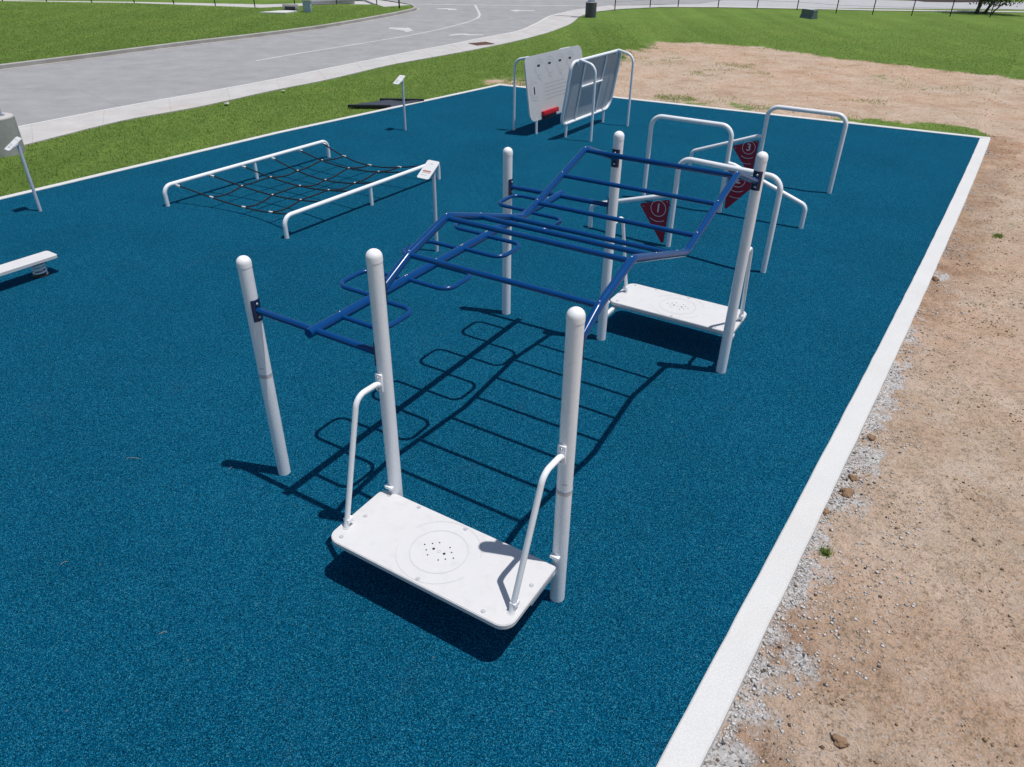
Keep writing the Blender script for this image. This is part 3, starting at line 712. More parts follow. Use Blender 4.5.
for x, f0, f1 in ((XP['2'], 0, 0), (0.0, PVO['3'], PVO['6'])): bracket(q(x, f0, ZR0), V); bracket(q(x, LEN + f1, ZR1), -V)
# loop lane: crossbars, beam, loops
for b, b1 in ((0, 0), (LEN, LEN - 0.05)): part('crossbar', tube_bm([q(XP['1'] + PR, b1, ZL), q(XP['2'] - PR, b, ZL)], 0.031), 'blue', st)
XM = (XP['1'] + XP['2']) / 2
part('beam', tube_bm([q(XM, -0.075, ZL), q(XM, LEN + 0.075, ZL)], 0.045, 18), 'blue', st)
loop_me = {}
for sgn in (1, -1):
    bm = tube_bm([(0, 0, 0), U * 0.5 * sgn, U * 0.5 * sgn + V * 0.46, V * 0.46], 0.0225, 12, 0.13, 8); loop_me[sgn] = finish(bm, 'loop_rung')
for k in range(8):
    lp = link('loop_rung', loop_me[1 if k % 2 == 0 else -1], 'blue', st, q(XM, 0.325 + 0.488 * k, ZL))
    for d in (0, 0.46):
        bm = bmesh.new(); bmesh.ops.create_uvsphere(bm, u_segments=8, v_segments=5, radius=0.009)
        part('rivet', bm, 'steel', lp, V * d + Z * 0.045)
# ladder lane: two zigzag rails and eight rungs
prof = [(PR, ZR0), (0.40, 2.665), (0.96, 2.838), (2.27, 2.44), (3.62, 2.842), (4.20, 2.64), (LEN - PR, ZR1)]
def prof_z(s):
    f = fillet([(0, a, b) for a, b in prof], [0, .5, .22, .22, .22, .5, 0])
    for a, b in zip(f, f[1:]):
        if a.y <= s <= b.y: return a.z + (b.z - a.z) * (s - a.y) / max(1e-6, b.y - a.y)
for x, f0, f1 in ((XP['2'], 0, 0), (0.0, PVO['3'], PVO['6'])):
    bm = bmesh.new(); tube(bm, fillet([q(x, a + (f0 if i_ == 0 else f1 if i_ == len(prof) - 1 else 0), b) for i_, (a, b) in enumerate(prof)], [0, .5, .22, .22, .22, .5, 0]), 0.034, 16); part('side_rail', bm, 'blue', st)
rung_bm = tube_bm([U * XP['2'], U * 0.0], 0.0235, 12); rung_me = finish(rung_bm, 'rung')
for k in range(8):
    s = 0.42 + 0.53 * k; z = prof_z(s)
    rg = link('rung', rung_me, 'blue', st, q(0, s, z - 0.004))
    for x in (XP['2'], 0.0):
        bm = bmesh.new(); bmesh.ops.create_uvsphere(bm, u_segments=8, v_segments=5, radius=0.009); part('rivet', bm, 'steel', rg, U * x + Z * 0.033)
# decks
def deck(a0, a1, b0, b1, zt, flip):
    rad = (0.12, 0.12, 0.03, 0.09) if not flip else (0.09, 0.03, 0.12, 0.12)
    pts = [q(a, b, zt - 0.045) for a, b in rrect(a0, a1, b0, b1, rad)]
    bm = bmesh.new(); extrude_poly(bm, pts, Z, 0.045, 0.006); dk = part('deck', bm, 'deck', st, ang=30)
    pts = [q(a, b, zt - 0.075) for a, b in rrect(a0 + 0.03, a1 - 0.03, b0 + 0.03, b1 - 0.03, (0.1,) * 4)]
    bm = bmesh.new(); extrude_poly(bm, pts, Z, 0.029); part('deck_frame', bm, 'deck_edge', dk)
    c = q((a0 + a1) / 2, (b0 + b1) / 2, zt + 0.0015)
    bm = bmesh.new(); ring(bm, c, 0.245, 0.252, U, V); part('printed_ring', bm, 'mark', dk, smooth=False)
    bm = bmesh.new(); ring(bm, c, 0.36, 0.365, U, V, a0=20, a1=160); part('printed_arc', bm, 'mark', dk, smooth=False)
    bm = bmesh.new(); ring(bm, c, 0.36, 0.365, U, V, a0=200, a1=340); part('printed_arc', bm, 'mark', dk, smooth=False)
    holes = [(-.055, 0, .0125), (.055, 0, .0125)] + [(sx * x, y, .007) for sx in (-1, 1) for x, y in ((.10, .045), (.10, -.045), (.15, 0.0), (.055, .085), (.055, -.085))]
    for hx, hy, hr in holes:
        bm = bmesh.new(); disc(bm, c + U * hx + V * hy + Z * 0.001, hr, U, V); part('drain_hole', bm, 'hole', dk, smooth=False)
    bm = bmesh.new(); ring(bm, c, 0.012, 0.017, U, V, 16); part('printed_ring', bm, 'mark', dk, smooth=False)
    for fx, fy in ((.06, .10), (.06, .93), (.06, .5), (.52, .94), (.52, .06), (.86, .07), (.96, .62), (.24, .95)):
        p = q(a0 + (a1 - a0) * fx, b0 + (b1 - b0) * fy, zt)
        bm = bmesh.new(); lathe(bm, [(0.016, 0), (0.014, 0.005), (0.0, 0.007)], 12); part('deck_bolt', bm, 'boltmetal', dk, p)
        bm = bmesh.new(); ring(bm, p + Z * 0.0012, 0.016, 0.0195, U, V, 14); part('bolt_rim', bm, 'signgrey', dk, smooth=False)
    return dk
DZ = 0.465
deck(-1.835, 0.02, -0.815, -0.04, DZ, False)
deck(-1.78, 0.0, LEN + 0.27, LEN + 1.03, DZ, True)
# clamps that carry the decks and the four grab rails
def clampbox(a, b, z, sy):
    bm = bmesh.new(); box(bm, (0.085, 0.05, 0.03), q(a, b, z), RX, 0.006); part('clamp', bm, 'white', st)
for a in (XP['2'], 0.0):
    clampbox(a - 0.01, -0.065 + (PVO['3'] if a == 0 else 0), DZ + 0.075, -1); clampbox(a, LEN + 0.08 + (PVO['6'] if a == 0 else 0), DZ + 0.075, 1)
    part('deck_arm', box_bm((0.05, 0.40, 0.05), q(a * 0.97 - 0.025, LEN + 0.24, DZ - 0.105), RX, 0.005), 'white', st)
    part('deck_arm', box_bm((0.05, 0.40, 0.05), q(a * 0.97 - 0.025, -0.22, DZ - 0.105), RX, 0.005), 'white', st)
def grab(a, b0, sy, zt, end, shift):
    pth = [q(a, b0 + sy * 0.05, zt - 0.02), q(a, b0 + sy * 0.13, zt + 0.01), q(a, b0 + sy * 0.36, zt + 0.02), q(a + shift, b0 + sy * end, DZ - 0.01)]
    bm = bmesh.new(); tube(bm, fillet(pth, [0, 0.08, 0.20, 0], 8), 0.0245, 16); g = part('grab_rail', bm, 'white', st)
    bm = bmesh.new(); box(bm, (0.07, 0.022, 0.17), q(a - 0.008, b0 + sy * (PR + 0.006), zt), RX, 0.006); cl = part('rail_plate', bm, 'white', g)
    for dz in (-0.06, 0.055):
        bm = bmesh.new(); bmesh.ops.create_uvsphere(bm, u_segments=8, v_segments=5, radius=0.011); part('bolt', bm, 'steel', g, q(a - 0.008, b0 + sy * (PR + 0.018), zt + dz))
    bm = bmesh.new(); ring(bm, q(a + shift, b0 + sy * end, DZ + 0.003), 0.02, 0.034, U, V, 18); part('foot_ring', bm, 'mark', g, smooth=False)
    bm = bmesh.new(); box(bm, (0.055, 0.07, 0.05), q(a + shift * 0.9, b0 + sy * (end - 0.035), DZ + 0.065), RX, 0.006); part('rail_clip', bm, 'white', g)
grab(XP['2'], 0, -1, 1.685, 0.625, -0.045); grab(0.0, PVO['3'], -1, 1.61, 0.695, -0.05)
grab(XP['2'], LEN, 1, 1.66, 0.72, 0.02); grab(0.0, LEN + PVO['6'], 1, 1.60, 0.67, -0.02)

# ------------------------------------------------------------------ over-and-under bar stations with numbered flags
def agility(number, leg, far, arm_foot, label, arm_z=(0.93, 0.44), flagw=0.58, flagdrop=0.95, ht=1.60):
    """leg: foot of the hoop leg that carries the arm, far: other hoop foot, arm_foot: foot of the low arm"""
    t = thing('over_under_bar', label, 'exercise bar', leg, 'white exercise hoops with numbered maroon flags')
    f = far - leg; d = f.normalized()
    part('hoop', tube_bm([Z * -0.02, Z * ht, f + Z * (ht + 0.0), f - Z * 0.02], 0.046, 16, 0.22, 8), 'white', t)
    a = arm_foot - leg; ad = a.normalized(); L = a.length
    part('side_arm', tube_bm([ad * 0.02 + Z * arm_z[0], ad * 0.15 + Z * (arm_z[0] - 0.02), ad * L + Z * arm_z[1], ad * L - Z * 0.02], 0.043, 14, 0.14, 8), 'white', t)
    # flag: hangs below the arm, straight edge beside the hoop leg, point at the bottom
    n = ad.cross(Z).normalized(); 
    if n.y > 0: n = -n                                     # printed side faces the camera
    s = (arm_z[1] - arm_z[0]) / (L - 0.1)
    off = -n * 0.0
    p0 = ad * 0.075 + Z * (arm_z[0] - 0.055 + s * 0.075); p1 = ad * (0.075 + flagw) + Z * (arm_z[0] - 0.055 + s * (0.075 + flagw)); p2 = ad * 0.10 + Z * (arm_z[0] - flagdrop)
    pf = fillet([(p0 + p1) / 2, p0, p2, p1, (p0 + p1) / 2], 0.03, 3)[:-1]
    bm = bmesh.new(); extrude_poly(bm, [x - n * 0.008 for x in pf], n, 0.016, 0.003); fl = part('number_flag', bm, 'maroon', t, ang=30)
    ex = Z.cross(n).normalized(); ex = -n.cross(Z).normalized() if False else Z.cross(n)
    c = p0 + ad * 0.20 + Z * -0.20 + n * 0.0095
    bm = bmesh.new(); ring(bm, c, 0.138, 0.149, ex, Z, 36); part('printed_ring', bm, 'print', fl, smooth=False)
    bm = bmesh.new(); ring(bm, c, 0.235, 0.246, ex, Z, 16, 236, 304); part('printed_arc', bm, 'print', fl, smooth=False)
    bm = bmesh.new(); ring(bm, c, 0.36, 0.369, ex, Z, 16, 252, 288); part('printed_arc', bm, 'print', fl, smooth=False)
    rt_ = Matrix.Rotation(R(-8), 3, n)
    me = text_mesh(str(number), 0.23, c + n * 0.001, ex, Z, 'printed_digit'); link('printed_digit', me, 'print', fl, smooth=False)
    for pp in (p0 + ad * .045 - Z * .05, p1 - ad * .085 - Z * 0.03):
        bm = bmesh.new(); lathe(bm, [(0.012, 0), (0.0, 0.006)], 8); bmesh.ops.rotate(bm, verts=bm.verts, matrix=n.to_track_quat('Z', 'Y').to_matrix()); part('rivet', bm, 'steel', fl, pp + n * 0.0085)
    return t
e1, e1b = at(668, 246), at(763, 272); d1 = (e1b - e1).normalized(); mix1 = (d1 + U).normalized()
agility(1, e1, e1b, e1 - mix1 * 1.64, 'nearest white exercise hoop, with the maroon flag numbered 1 on its left arm')
o2 = Vector((5.58, 13.78, 0)); u2 = U
agility(2, o2 - u2 * 1.64, o2 - u2 * 3.30, o2, 'middle white exercise hoop, with the maroon flag numbered 2 on its right arm', arm_z=(1.0, 0.44), ht=1.70)
o3 = Vector((6.93, 16.02, 0))
agility(3, o3 - U * 1.64, o3, o3 - U * 3.22, 'farthest white exercise hoop at the right, with the maroon flag numbered 3', arm_z=(0.99, 0.43), ht=1.64)

# ------------------------------------------------------------------ crawl net
def net():
    W = Vector((0.543, 0.840, 0)); b0 = Vector((-7.04, 14.48, 0)); r0 = Vector((-4.18, 12.82, 0)); L = 4.5; X = r0 - b0
    t = thing('crawl_net', 'low black rope crawl net slung between two white rails on the blue surface', 'climbing net', b0)
    for o in (Vector(), X):
        rl = part('rail', tube_bm([o - Z * 0.02, o + Z * 0.40, o + W * L + Z * 0.40, o + W * L - Z * 0.02], 0.042, 16, 0.17, 8), 'white', t)
        part('leg', tube_bm([o + W * 2.28 - Z * 0.02, o + W * 2.28 + Z * 0.39], 0.036, 14), 'white', t)
    ts = [0.27, 1.10, 1.93, 2.75, 3.57, 4.33]; xd = X.normalized(); XL = X.length
    def P(i, f):
        tt = ts[i] if isinstance(i, int) else i; bow = math.sin(math.pi * f)
        e = (tt - 2.3) / 2.0
        return W * (tt - 0.22 * e * bow) + X * f + Z * (0.375 - (0.20 + 0.05 * math.sin(3.1 * tt)) * bow)
    for i in range(6):
        pts = [P(i, k / 16) for k in range(17)]; part('cross_rope', tube_bm(pts, 0.015, 8), 'rope', t)
        for f in (0.0, 1.0):
            sgn = 1 if f == 0 else -1
            bm = bmesh.new(); box(bm, (0.10, 0.045, 0.045), P(i, f) + xd * sgn * 0.07 - Z * 0.02, Matrix.Rotation(math.atan2(xd.y, xd.x), 3, 'Z'), 0.01); part('rope_clamp', bm, 'connector', t)
    for f in (0.25, 0.5, 0.75):
        pts = [P(ts[0] + (ts[-1] - ts[0]) * k / 24, f) + Z * 0.012 - Z * 0.035 * abs(math.sin(math.pi * k / 24 * 5)) for k in range(25)]
        part('long_rope', tube_bm(pts, 0.015, 8), 'rope', t)
        for i in range(6):
            e = i in (0, 5); bm = bmesh.new(); box(bm, (0.10 if e else 0.036, 0.036, 0.036), P(i, f) + Z * 0.008, Matrix.Rotation(math.atan2(xd.y, xd.x), 3, 'Z'), 0.012); part('connector', bm, 'connector', t)
net()

# ------------------------------------------------------------------ instruction signs
def sign(foot, h, yaw, label, marks, wd=0.22, ln=0.34, tilt=33):
    t = thing('instruction_sign', label, 'sign', foot, 'small white instruction signs on posts')
    part('post', tube_bm([Z * -0.02, Z * h], 0.031, 16), 'signpost', t)
    hd = Matrix.Rotation(R(yaw), 3, 'Z'); m = hd @ Matrix.Rotation(R(tilt), 3, 'X')
    c = Z * (h + 0.02) - Vector((0.085, 0.0, 0)); ex, ey, ez = (m @ Vector(a) for a in ((1, 0, 0), (0, 1, 0), (0, 0, 1)))
    pts = [c + ex * a + ey * b for a, b in rrect(-wd / 2, wd / 2, -ln / 2, ln / 2, (.035,) * 4)]
    bm = bmesh.new(); extrude_poly(bm, pts, ez, 0.012, 0.002); fc = part('sign_plate', bm, 'signface', t, ang=30)
    for (y, x0, x1, wdt, mat) in marks:
        bm = bmesh.new(); bar(bm, c + ez * 0.0135 + ex * x0 * wd + ey * y * ln, c + ez * 0.0135 + ex * x1 * wd + ey * y * ln, wdt, ez); part('printed_line', bm, mat, fc, smooth=False)
    bm = bmesh.new(); box(bm, (0.14, 0.10, 0.02), c + ex * 0.05 - ez * 0.012, m, 0.004); part('mount', bm, 'signpost', t)
mk = [(0.28, -.3, .3, .010, 'signgrey'), (-0.06, -.34, .1, .010, 'signgrey'), (-0.14, -.34, .25, .010, 'signgrey'), (-0.28, -.3, .2, .022, 'signgrey')]
sign(at(40.5, 211), 1.28, -38, 'small white sign on a thin pale post nearest the concrete lamp base', mk)
sign(at(405.5, 130), 1.29, -38, 'small white sign on a thin post by the back edge, beside the dark sheet', mk)
sign(at(437, 251), 1.42, -32, 'small white sign with a red printed line, on a post beside the crawl net', [(0.30, -.1, .1, .012, 'signgrey'), (-.10, -.33, .33, .03, 'signred'), (-.19, -.33, .33, .008, 'signred'), (-.31, -.33, .2, .008, 'signgrey')], 0.25, 0.40)

# ------------------------------------------------------------------ spring balance board
def board():
    e0, e1 = Vector((-7.55, 11.25, 0.30)), None; d = Vector((-0.54, -0.84, 0)); s = Vector((d.y, -d.x, 0)) ; L = 1.9
    t = thing('balance_board', 'white spring balance board low over the blue surface at the left picture edge', 'balance board', (e0.x + d.x * .3, e0.y + d.y * .3, 0)); o = Vector((e0.x + d.x * .3, e0.y + d.y * .3, 0))
    pts = [(e0 - o) + d * a + s * b for a, b in rrect(0, L, -0.165, 0.165, (.05,) * 4)]
    bm = bmesh.new(); extrude_poly(bm, pts, -Z, 0.045, 0.0); part('board', bm, 'deck', t, ang=30)
    for x in (0.28, L - 0.28):
        c = (e0 - o) + d * x; c.z = 0
        hp = [c + Vector((0.095 * math.cos(a), 0.095 * math.sin(a), 0.02 + 0.19 * a / (2 * math.pi * 3.2))) for a in [2 * math.pi * 3.2 * k / 90 for k in range(91)]]
        part('spring', tube_bm(hp, 0.014, 10), 'white', t)
        bm = bmesh.new(); lathe(bm, [(0.125, 0.0), (0.125, 0.012), (0.09, 0.016)], 24, c); part('base_plate', bm, 'blackplastic', t)
        bm = bmesh.new(); box(bm, (0.20, 0.20, 0.035), c + Z * 0.235, Matrix.Rotation(math.atan2(d.y, d.x), 3, 'Z'), 0.004); part('top_plate', bm, 'blackplastic', t)
board()

# ------------------------------------------------------------------ leaning climbing panels
PW = Vector((0.543, 0.840, 0)); PN = Vector((0.840, -0.543, 0))
def panel(foot, sgn, label, face, hoops=(0.76, 0.76), xr=2.85, xl=-0.24):
    """sgn: +1 leans along PN, -1 against it. face: printed side visible"""
    t = thing('climbing_panel', label, 'climbing panel', foot, 'leaning play panels on white hoops')
    Nn = PN * sgn; lean = 0.25; z0, z1 = 0.355, 1.97
    up = (Nn * lean + Z * (z1 - z0)); H = up.length; ey = up.normalized(); nf = PW.cross(ey).normalized()
    if nf.dot(Nn) > 0: nf = -nf                              # front (printed) normal looks away from the hoops
    org = Z * z0
    prof2 = rrect(xl, xr, 0.0, H, (0.24, 0.30, 0.24, 0.20), 9)
    pts = [org + PW * a + ey * b for a, b in prof2]
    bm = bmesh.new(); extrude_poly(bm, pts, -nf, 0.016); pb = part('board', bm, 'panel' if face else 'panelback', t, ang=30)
    ins = 0.05 if face else 0.01
    # rim tube and ribs on the back
    bm = bmesh.new(); tube(bm, [org + PW * a + ey * b - nf * 0.035 for a, b in rrect(xl + ins, xr - ins, ins, H - ins, (0.23, 0.29, 0.23, 0.19), 9)], 0.03 if face else 0.042, 10, closed=True); part('rim', bm, 'white', t)
    for x in (0.52, 1.72): part('rib', tube_bm([org + PW * x + ey * 0.04 - nf * 0.04, org + PW * x + ey * (H - 0.04) - nf * 0.04], 0.024, 12), 'white', t)
    part('brace', tube_bm([org + PW * 0.52 + ey * H * 0.56 - nf * 0.05, org + PW * 1.72 + ey * H * 0.56 - nf * 0.05], 0.026, 12), 'white', t)
    for x, ho in zip((0.10, 2.30), hoops):
        part('short_leg', tube_bm([PW * x - Z * 0.02 + Nn * 0.02, PW * x + Z * 0.42 + Nn * 0.03], 0.034, 14), 'white', t)
        a = x
        part('hoop_leg', tube_bm([org + PW * a + ey * (H - 0.10) - nf * 0.045, org + PW * a + ey * (H - 0.0) - nf * 0.05 + Z * (-0.03 if face else 0.03), PW * a + Nn * ho + Z * (1.83 if face else 1.88), PW * a + Nn * ho - Z * 0.02], 0.034, 14, 0.26, 9), 'white', t)
    def on(x, y, e=0.002): return org + PW * x + ey * y + nf * e
    if face:
        for x in (0.42, 0.99, 1.56, 2.12):
            bm = bmesh.new(); extrude_poly(bm, [on(x + a, 1.36 + b, 0.0) for a, b in rrect(-0.075, 0.075, -0.028, 0.028, (.027,) * 4, 4)], nf, 0.002); part('hand_slot', bm, 'hole', pb, smooth=False)
            for r_ in (0.17, 0.24):
                bm = bmesh.new(); ring(bm, on(x + 0.02, 1.28), r_, r_ + 0.007, PW, ey, 24, 30, 330 if r_ < .2 else 200); part('printed_arc', bm, 'print_grey', pb, smooth=False)
            bm = bmesh.new()
            for k in range(3): bar(bm, on(x - 0.12 + 0.07 * k, 1.10 - 0.03 * k), on(x - 0.05 + 0.07 * k, 1.04 - 0.04 * k), 0.010, nf)
            part('printed_figure', bm, 'signgrey', pb, smooth=False)
        bm = bmesh.new(); extrude_poly(bm, [on(0.10 + a, 0.77 + b, 0.0) for a, b in rrect(-0.03, 0.03, -0.10, 0.10, (.028,) * 4, 4)], nf, 0.002); part('hand_slot', bm, 'hole', pb, smooth=False)
        for r_, a0, a1 in ((0.19, 60, 300), (0.27, 100, 290)):
            bm = bmesh.new(); ring(bm, on(0.14, 0.78), r_, r_ + 0.007, PW, ey, 24, a0, a1); part('printed_arc', bm, 'print_grey', pb, smooth=False)
        for k in range(5):
            bm = bmesh.new(); bar(bm, on(0.62, 0.86 - 0.095 * k), on(1.75 + 0.3 * (k % 2), 0.86 - 0.095 * k), 0.008, nf); part('printed_line', bm, 'print_grey', pb, smooth=False)
        bm = bmesh.new(); box(bm, (0.80, 0.10, 0.12), on(0.74, 0.14, 0.05), Matrix((PW, nf, ey)).transposed(), 0.02); part('grip_block', bm, 'red', t)
        bm = bmesh.new(); box(bm, (0.78, 0.012, 0.13), on(0.74, 0.02, 0.007), Matrix((PW, nf, ey)).transposed(), 0.003); part('kick_plate', bm, 'greysheet', t)
    return t
sB = Vector((1.34, 20.62, 0)) - PW * 0.10; sA = Vector((0.58, 20.90, 0)) - PW * 0.10
panel(sA, -1, 'pale leaning play panel with hand slots and a red grip, printed side showing', True)
panel(sB, 1, 'leaning play panel showing its grey ribbed back, right of the printed panel', False, (0.80, 0.82), 2.62, -0.24)

# ------------------------------------------------------------------ lamp post, dark sheet, litter and far things
def lamp(c, hgt, r, label, mat, rz, pole_h, pole_r, capmat):
    t = thing('lamp_post', label, 'lamp post', c); 
    bm = bmesh.new(); lathe(bm, [(r, -0.1), (r, hgt - 0.02), (r - 0.02, hgt)], 36); pd = part('pedestal', bm, mat, t)
    bm = bmesh.new(); lathe(bm, [(r - 0.021, hgt + 0.0005), (r - 0.03, hgt + 0.003)], 36); part('pedestal_top', bm, capmat, pd)
    m = Matrix.Rotation(R(rz), 3, 'Z')
    part('base_plate', box_bm((0.40, 0.40, 0.03), Z * (hgt + 0.019), m, 0.004), 'steel', t)
    part('base_cover', box_bm((0.34, 0.34, 0.16), Z * (hgt + 0.115), m, 0.012), 'bluebox', t)
    part('pole', tube_bm([Z * (hgt + 0.1), Z * pole_h], pole_r, 14, radii=[pole_r, pole_r * 0.7]), 'steel', t)
    part('lamp_arm', tube_bm([Z * (pole_h - 0.1), Z * (pole_h - 0.05) + U * 1.2], 0.035, 10), 'steel', t)
    part('lamp_head', box_bm((0.6, 0.3, 0.1), Z * (pole_h - 0.06) + U * 1.4, RX, 0.03), 'bluebox', t)
lamp(at(3.5, 151), 0.82, 0.47, 'pale round concrete base of a lamp post at the left picture edge', 'pedestal', -20, 8.0, 0.08, 'path')
lamp(at(590.5, 16.5), 0.80, 0.34, 'far dark concrete lamp post base at the bend of the footpath', 'pedestal_dark', 10, 8.0, 0.11, 'path')

def dark_sheet():
    a, b, c, d = at(348, 107.3), at(391, 107.6), at(424, 101.6), at(380, 100.8)
    t = thing('plastic_tray', 'dark grey plastic sheet with two black edge boards lying on the grass by the border', 'plastic sheet', a)
    bm = bmesh.new(); n = 8; g = [[None] * (n + 1) for _ in range(n + 1)]
    for i in range(n + 1):
        for j in range(n + 1):
            p = a.lerp(b, i / n).lerp(d.lerp(c, i / n), j / n) - a; g[i][j] = bm.verts.new(p + Z * (0.03 + 0.02 * math.sin(i * 1.3 + j * .7)))
    for i in range(n):
        for j in range(n): bm.faces.new((g[i][j], g[i + 1][j], g[i + 1][j + 1], g[i][j + 1]))
    r = bmesh.ops.extrude_face_region(bm, geom=list(bm.faces)); 
    for v in [x for x in r['geom'] if isinstance(x, bmesh.types.BMVert)]: v.co.z -= 0.05
    part('sheet', bm, 'greysheet', t)
    for p0, p1, hh in ((a, b, 0.08), (d, c, 0.08)):
        dd = p1 - p0; bm = bmesh.new(); box(bm, (dd.length, 0.09, hh), (p0 + p1) / 2 - a + Z * hh / 2, Matrix.Rotation(math.atan2(dd.y, dd.x), 3, 'Z'), 0.01); part('edge_board', bm, 'blackplastic', t)
dark_sheet()

def scrap(px, py, s, label, z=-0.01, mat='paper', cat='litter', name='paper_scrap'):
    g = at(px, py, z); bm = bmesh.new(); n = 4; gr = [[bm.verts.new(((i / n - .5) * s, (j / n - .5) * s * 0.6, 0.02 + s * 0.15 * random.random())) for j in range(n + 1)] for i in range(n + 1)]
    for i in range(n):
        for j in range(n): bm.faces.new((gr[i][j], gr[i + 1][j], gr[i + 1][j + 1], gr[i][j + 1]))
    bmesh.ops.solidify(bm, geom=list(bm.faces), thickness=0.004)
    o = part(name, bm, mat, loc=g); o.rotation_euler = (0, 0, random.uniform(0, 3)); tag(o, label, cat, 'paper scraps on the grass strip'); return o
scrap(227, 104.3, 0.24, 'white scrap of paper on the grass strip by the footpath, nearer of two')
scrap(283.5, 91.5, 0.18, 'white scrap of paper on the grass strip by the footpath, farther of two')
def twig(px, py, L, ang, label):
    g = at(px, py, 0.004); d = Vector((math.cos(R(ang)), math.sin(R(ang)), 0)); s = Vector((-d.y, d.x, 0))
    o = part('dry_stem', tube_bm([-d * L / 2, -d * L * .1 + s * L * .05 + Z * .006, d * L * .25 + s * L * .03 + Z * .008, d * L / 2 - s * L * 0.04], 0.0022, 6), 'twig', loc=g); tag(o, label, 'dry stem', 'dry stems on the blue surface')
twig(133, 458.5, 0.15, -2, 'thin pale dry stem on the blue surface, left of the front left post')
twig(64, 563, 0.06, 40, 'short pale stem on the blue surface, nearest the left picture edge')
twig(231, 468, 0.05, 60, 'tiny pale stem at the tip of the front left post shadow')
twig(163, 633, 0.06, 20, 'short brownish stem on the blue surface near the bottom left corner')

# storm drain grate in the footpath
g = at(481.5, 43.6); bm = bmesh.new()
for k in range(7): box(bm, (0.9, 0.06, 0.02), (0, -0.33 + 0.11 * k, 0.0), None, 0.0)
for sx in (-0.45, 0.45): box(bm, (0.06, 0.78, 0.026), (sx, 0, 0))
o = part('drain_grate', bm, 'rust', loc=(g.x, g.y, 0.004), smooth=False); o.rotation_euler = (0, 0, R(35)); tag(o, 'rusty drain grate set in the pale footpath beside the road', 'drain grate')

# small barrier block in the far lawn
g = at(808.5, 17.5); t = thing('barrier_block', 'dark slate barrier block standing on the far lawn by the fence', 'barrier', (g.x, g.y, -0.05))
mm = Matrix.Rotation(R(-62), 3, 'Z'); bm = bmesh.new()
pr = [(-0.27, 0), (0.27, 0), (0.24, 0.12), (0.19, 0.2), (0.17, 0.50), (-0.17, 0.50), (-0.19, 0.2), (-0.24, 0.12)]
extrude_poly(bm, [mm @ Vector((-0.5, a, b)) for a, b in pr], mm @ Vector((1, 0, 0)), 1.0); part('body', bm, 'barrier', t, smooth=False)
part('top_strip', box_bm((0.96, 0.33, 0.02), Z * 0.512, mm, 0.0), 'barrier_top', t)

# culvert headwall and the small blue-grey cabinet
g = at(281, 12.5, 0.08); t = thing('culvert_headwall', 'pale concrete culvert mouth on the far lawn by the fence', 'culvert', (g.x, g.y, 0.085))
bm = bmesh.new(); extrude_poly(bm, [(-1.1, -0.75, 0), (0.5, -0.75, 0), (0.9, 0.4, 0), (0.2, 0.55, 0), (-0.3, 0.3, 0)], Z, 0.07); part('apron', bm, 'border', t, smooth=False)
bm = bmesh.new(); box(bm, (0.95, 0.14, 0.42), (0.42, 0.72, 0.19), None, 0.015); part('wall', bm, 'path', t)
bm = bmesh.new(); box(bm, (0.62, 0.02, 0.22), (0.40, 0.64, 0.16), None, 0.003); part('opening', bm, 'hole', t)
g = at(308, 12.2, 0.08); t = thing('utility_cabinet', 'small blue-grey utility cabinet on the far lawn beside the culvert', 'cabinet', (g.x, g.y, 0.085))
part('body', box_bm((0.46, 0.36, 0.62), Z * 0.31, None, 0.015), 'bluebox', t); part('lid', box_bm((0.56, 0.50, 0.10), Z * 0.67, None, 0.02), 'border', t)
g = at(330, 4.6); o = part('culvert_barrel', tube_bm([Vector((-1.6, -0.35, 0.1)), Vector((1.6, 0.35, 0.25))], 0.26, 16), 'farroad', loc=(g.x, g.y, 0.05)); tag(o, 'pale concrete pipe lying behind the small utility cabinet', 'pipe')

# fence runs
def fence(pxs, label, thick=()):
    P = [at(*p) for p in pxs]; t = thing('wire_fence', label, 'fence', P[0]); pm = finish(tube_bm([Z * -0.1, Z * 1.25], 0.035, 8), 'fence_post')
    for p in P: link('fence_post', pm, 'fence', t, p - P[0])
    for z in (0.45, 0.85, 1.2):
        bm = bmesh.new(); tube(bm, [p - P[0] + Z * z for p in P], 0.006, 5); part('fence_wire', bm, 'fence', t)
fence([(-126, 1), (-82, 1.4), (-40, 2), (3, 2.5), (47, 3), (92, 3.5), (134.6, 4), (174, 5), (215.6, 6.8), (255, 7.4), (295, 7.0), (337, 6.0), (377, 6.3)], 'dark post and wire fence along the far lawn, left of the road mouth')
fence([(614.8, 9.4), (650, 7.0), (678, 6.6), (718, 7.1), (757, 7.6), (797, 9.2), (836, 12.6), (872.5, 14), (911.6, 15.1), (950, 15.8), (990, 16.6), (1032, 17.4), (1078, 18.2), (1126, 19)], 'dark post and wire fence along the far lawn, right of the road mouth')
g = at(399.5, 9.8); t = thing('steel_pole', 'thin dark pole standing at the tip of the kerbed lawn corner', 'pole', (g.x, g.y, 0.08))
part('shaft', tube_bm([Z * -0.1, Z * 2.3], 0.05, 10), 'fence', t); part('plate', box_bm((0.45, 0.02, 0.6), Z * 2.0 - Vector((0, 0.06, 0)), None, 0.004), 'steel', t)

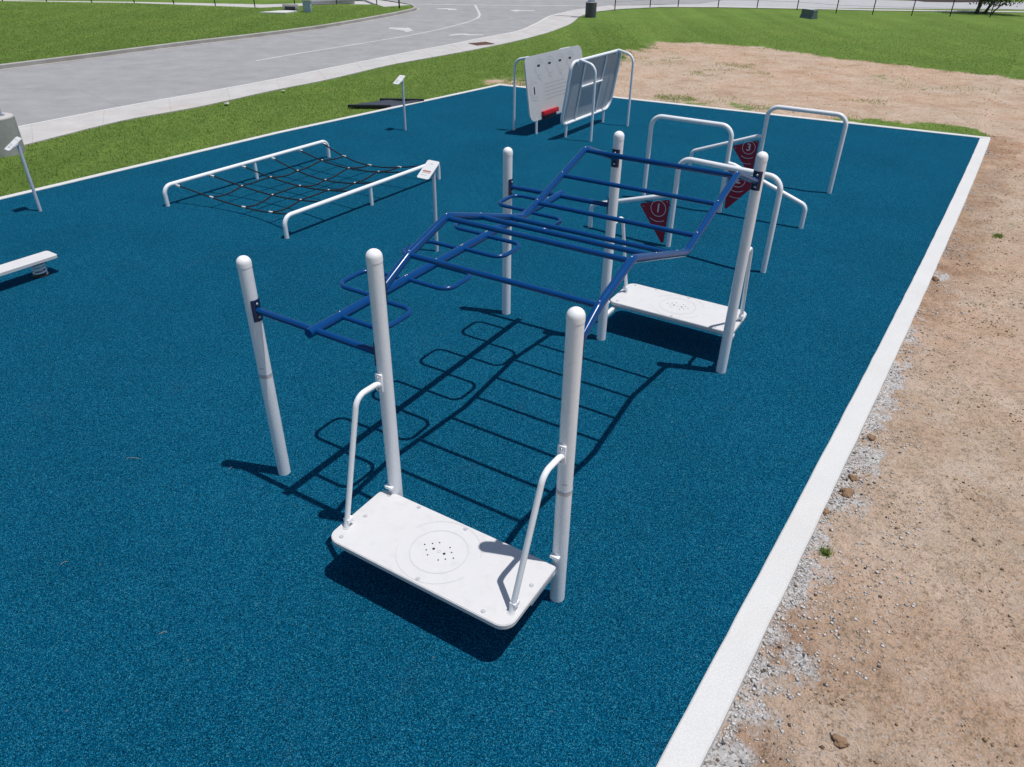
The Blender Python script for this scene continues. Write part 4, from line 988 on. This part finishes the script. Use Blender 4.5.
# tree at the right
def tree():
    g = at(977, 13.2); t = thing('leafy_tree', 'dark multi-stemmed leafy tree by the fence at the top right', 'tree', (g.x, g.y, -0.05))
    rr = random.Random(5); bm = bmesh.new(); tips = []
    def limb(p, d, L, r, dep):
        pts = [p]; q_ = p.copy(); dd = d.copy()
        for k in range(5):
            dd = (dd + Vector((rr.uniform(-.18, .18), rr.uniform(-.18, .18), rr.uniform(-.05, .12)))).normalized(); q_ = q_ + dd * L / 5; pts.append(q_.copy())
        tube(bm, pts, r, 8, radii=[r * (1 - 0.13 * k) for k in range(6)])
        if dep < 3:
            for k in range(3 if dep else 4):
                i = rr.randint(2, 5); nd = (dd + Vector((rr.uniform(-1, 1), rr.uniform(-1, 1), rr.uniform(-.35, .6)))).normalized(); limb(pts[i], nd, L * rr.uniform(.5, .75), r * .5, dep + 1)
        if dep >= 1: tips.extend(pts[2:])
    for bx, by, dx, dy, r in ((-0.05, 0, 0.10, 0, .15), (0.55, 0.2, 0.35, 0.1, .11), (0.85, -.1, .6, -.1, .06), (0.25, .35, -.2, .3, .09)):
        limb(Vector((bx, by, -0.1)), Vector((dx, dy, 1)).normalized(), 1.9, r, 0)
    part('trunk', bm, 'bark', t)
    n = 5200; T = np.array([tuple(x) for x in tips]); idx = rng.integers(0, len(T), n); C = T[idx] + rng.normal(0, .30, (n, 3)); C = C[C[:, 2] > 0.55]; 
    extra = np.stack([1.1 + rng.normal(0, .75, 500), rng.normal(0, .6, 500), rng.uniform(.55, 1.1, 500)], -1); C = np.r_[C, extra]; n = len(C)
    A = rng.normal(0, 1, (n, 3)); A /= np.linalg.norm(A, axis=1)[:, None]; B = rng.normal(0, 1, (n, 3)); B -= A * (A * B).sum(1)[:, None]; B /= np.linalg.norm(B, axis=1)[:, None]
    s = rng.uniform(.05, .11, (n, 1)); co = np.stack([C - A * s, C + B * s * .5, C + A * s, C - B * s * .5], 1).reshape(-1, 3)
    cc = np.array([[0.022, 0.042, 0.012]]) + rng.random((n, 1)) * np.array([[0.05, 0.07, 0.02]]); f = np.arange(4 * n).reshape(-1, 4)
    link('crown', mesh_np('crown', co, f, np.repeat(cc, 4, 0)), 'leaf', t, smooth=False)
tree()
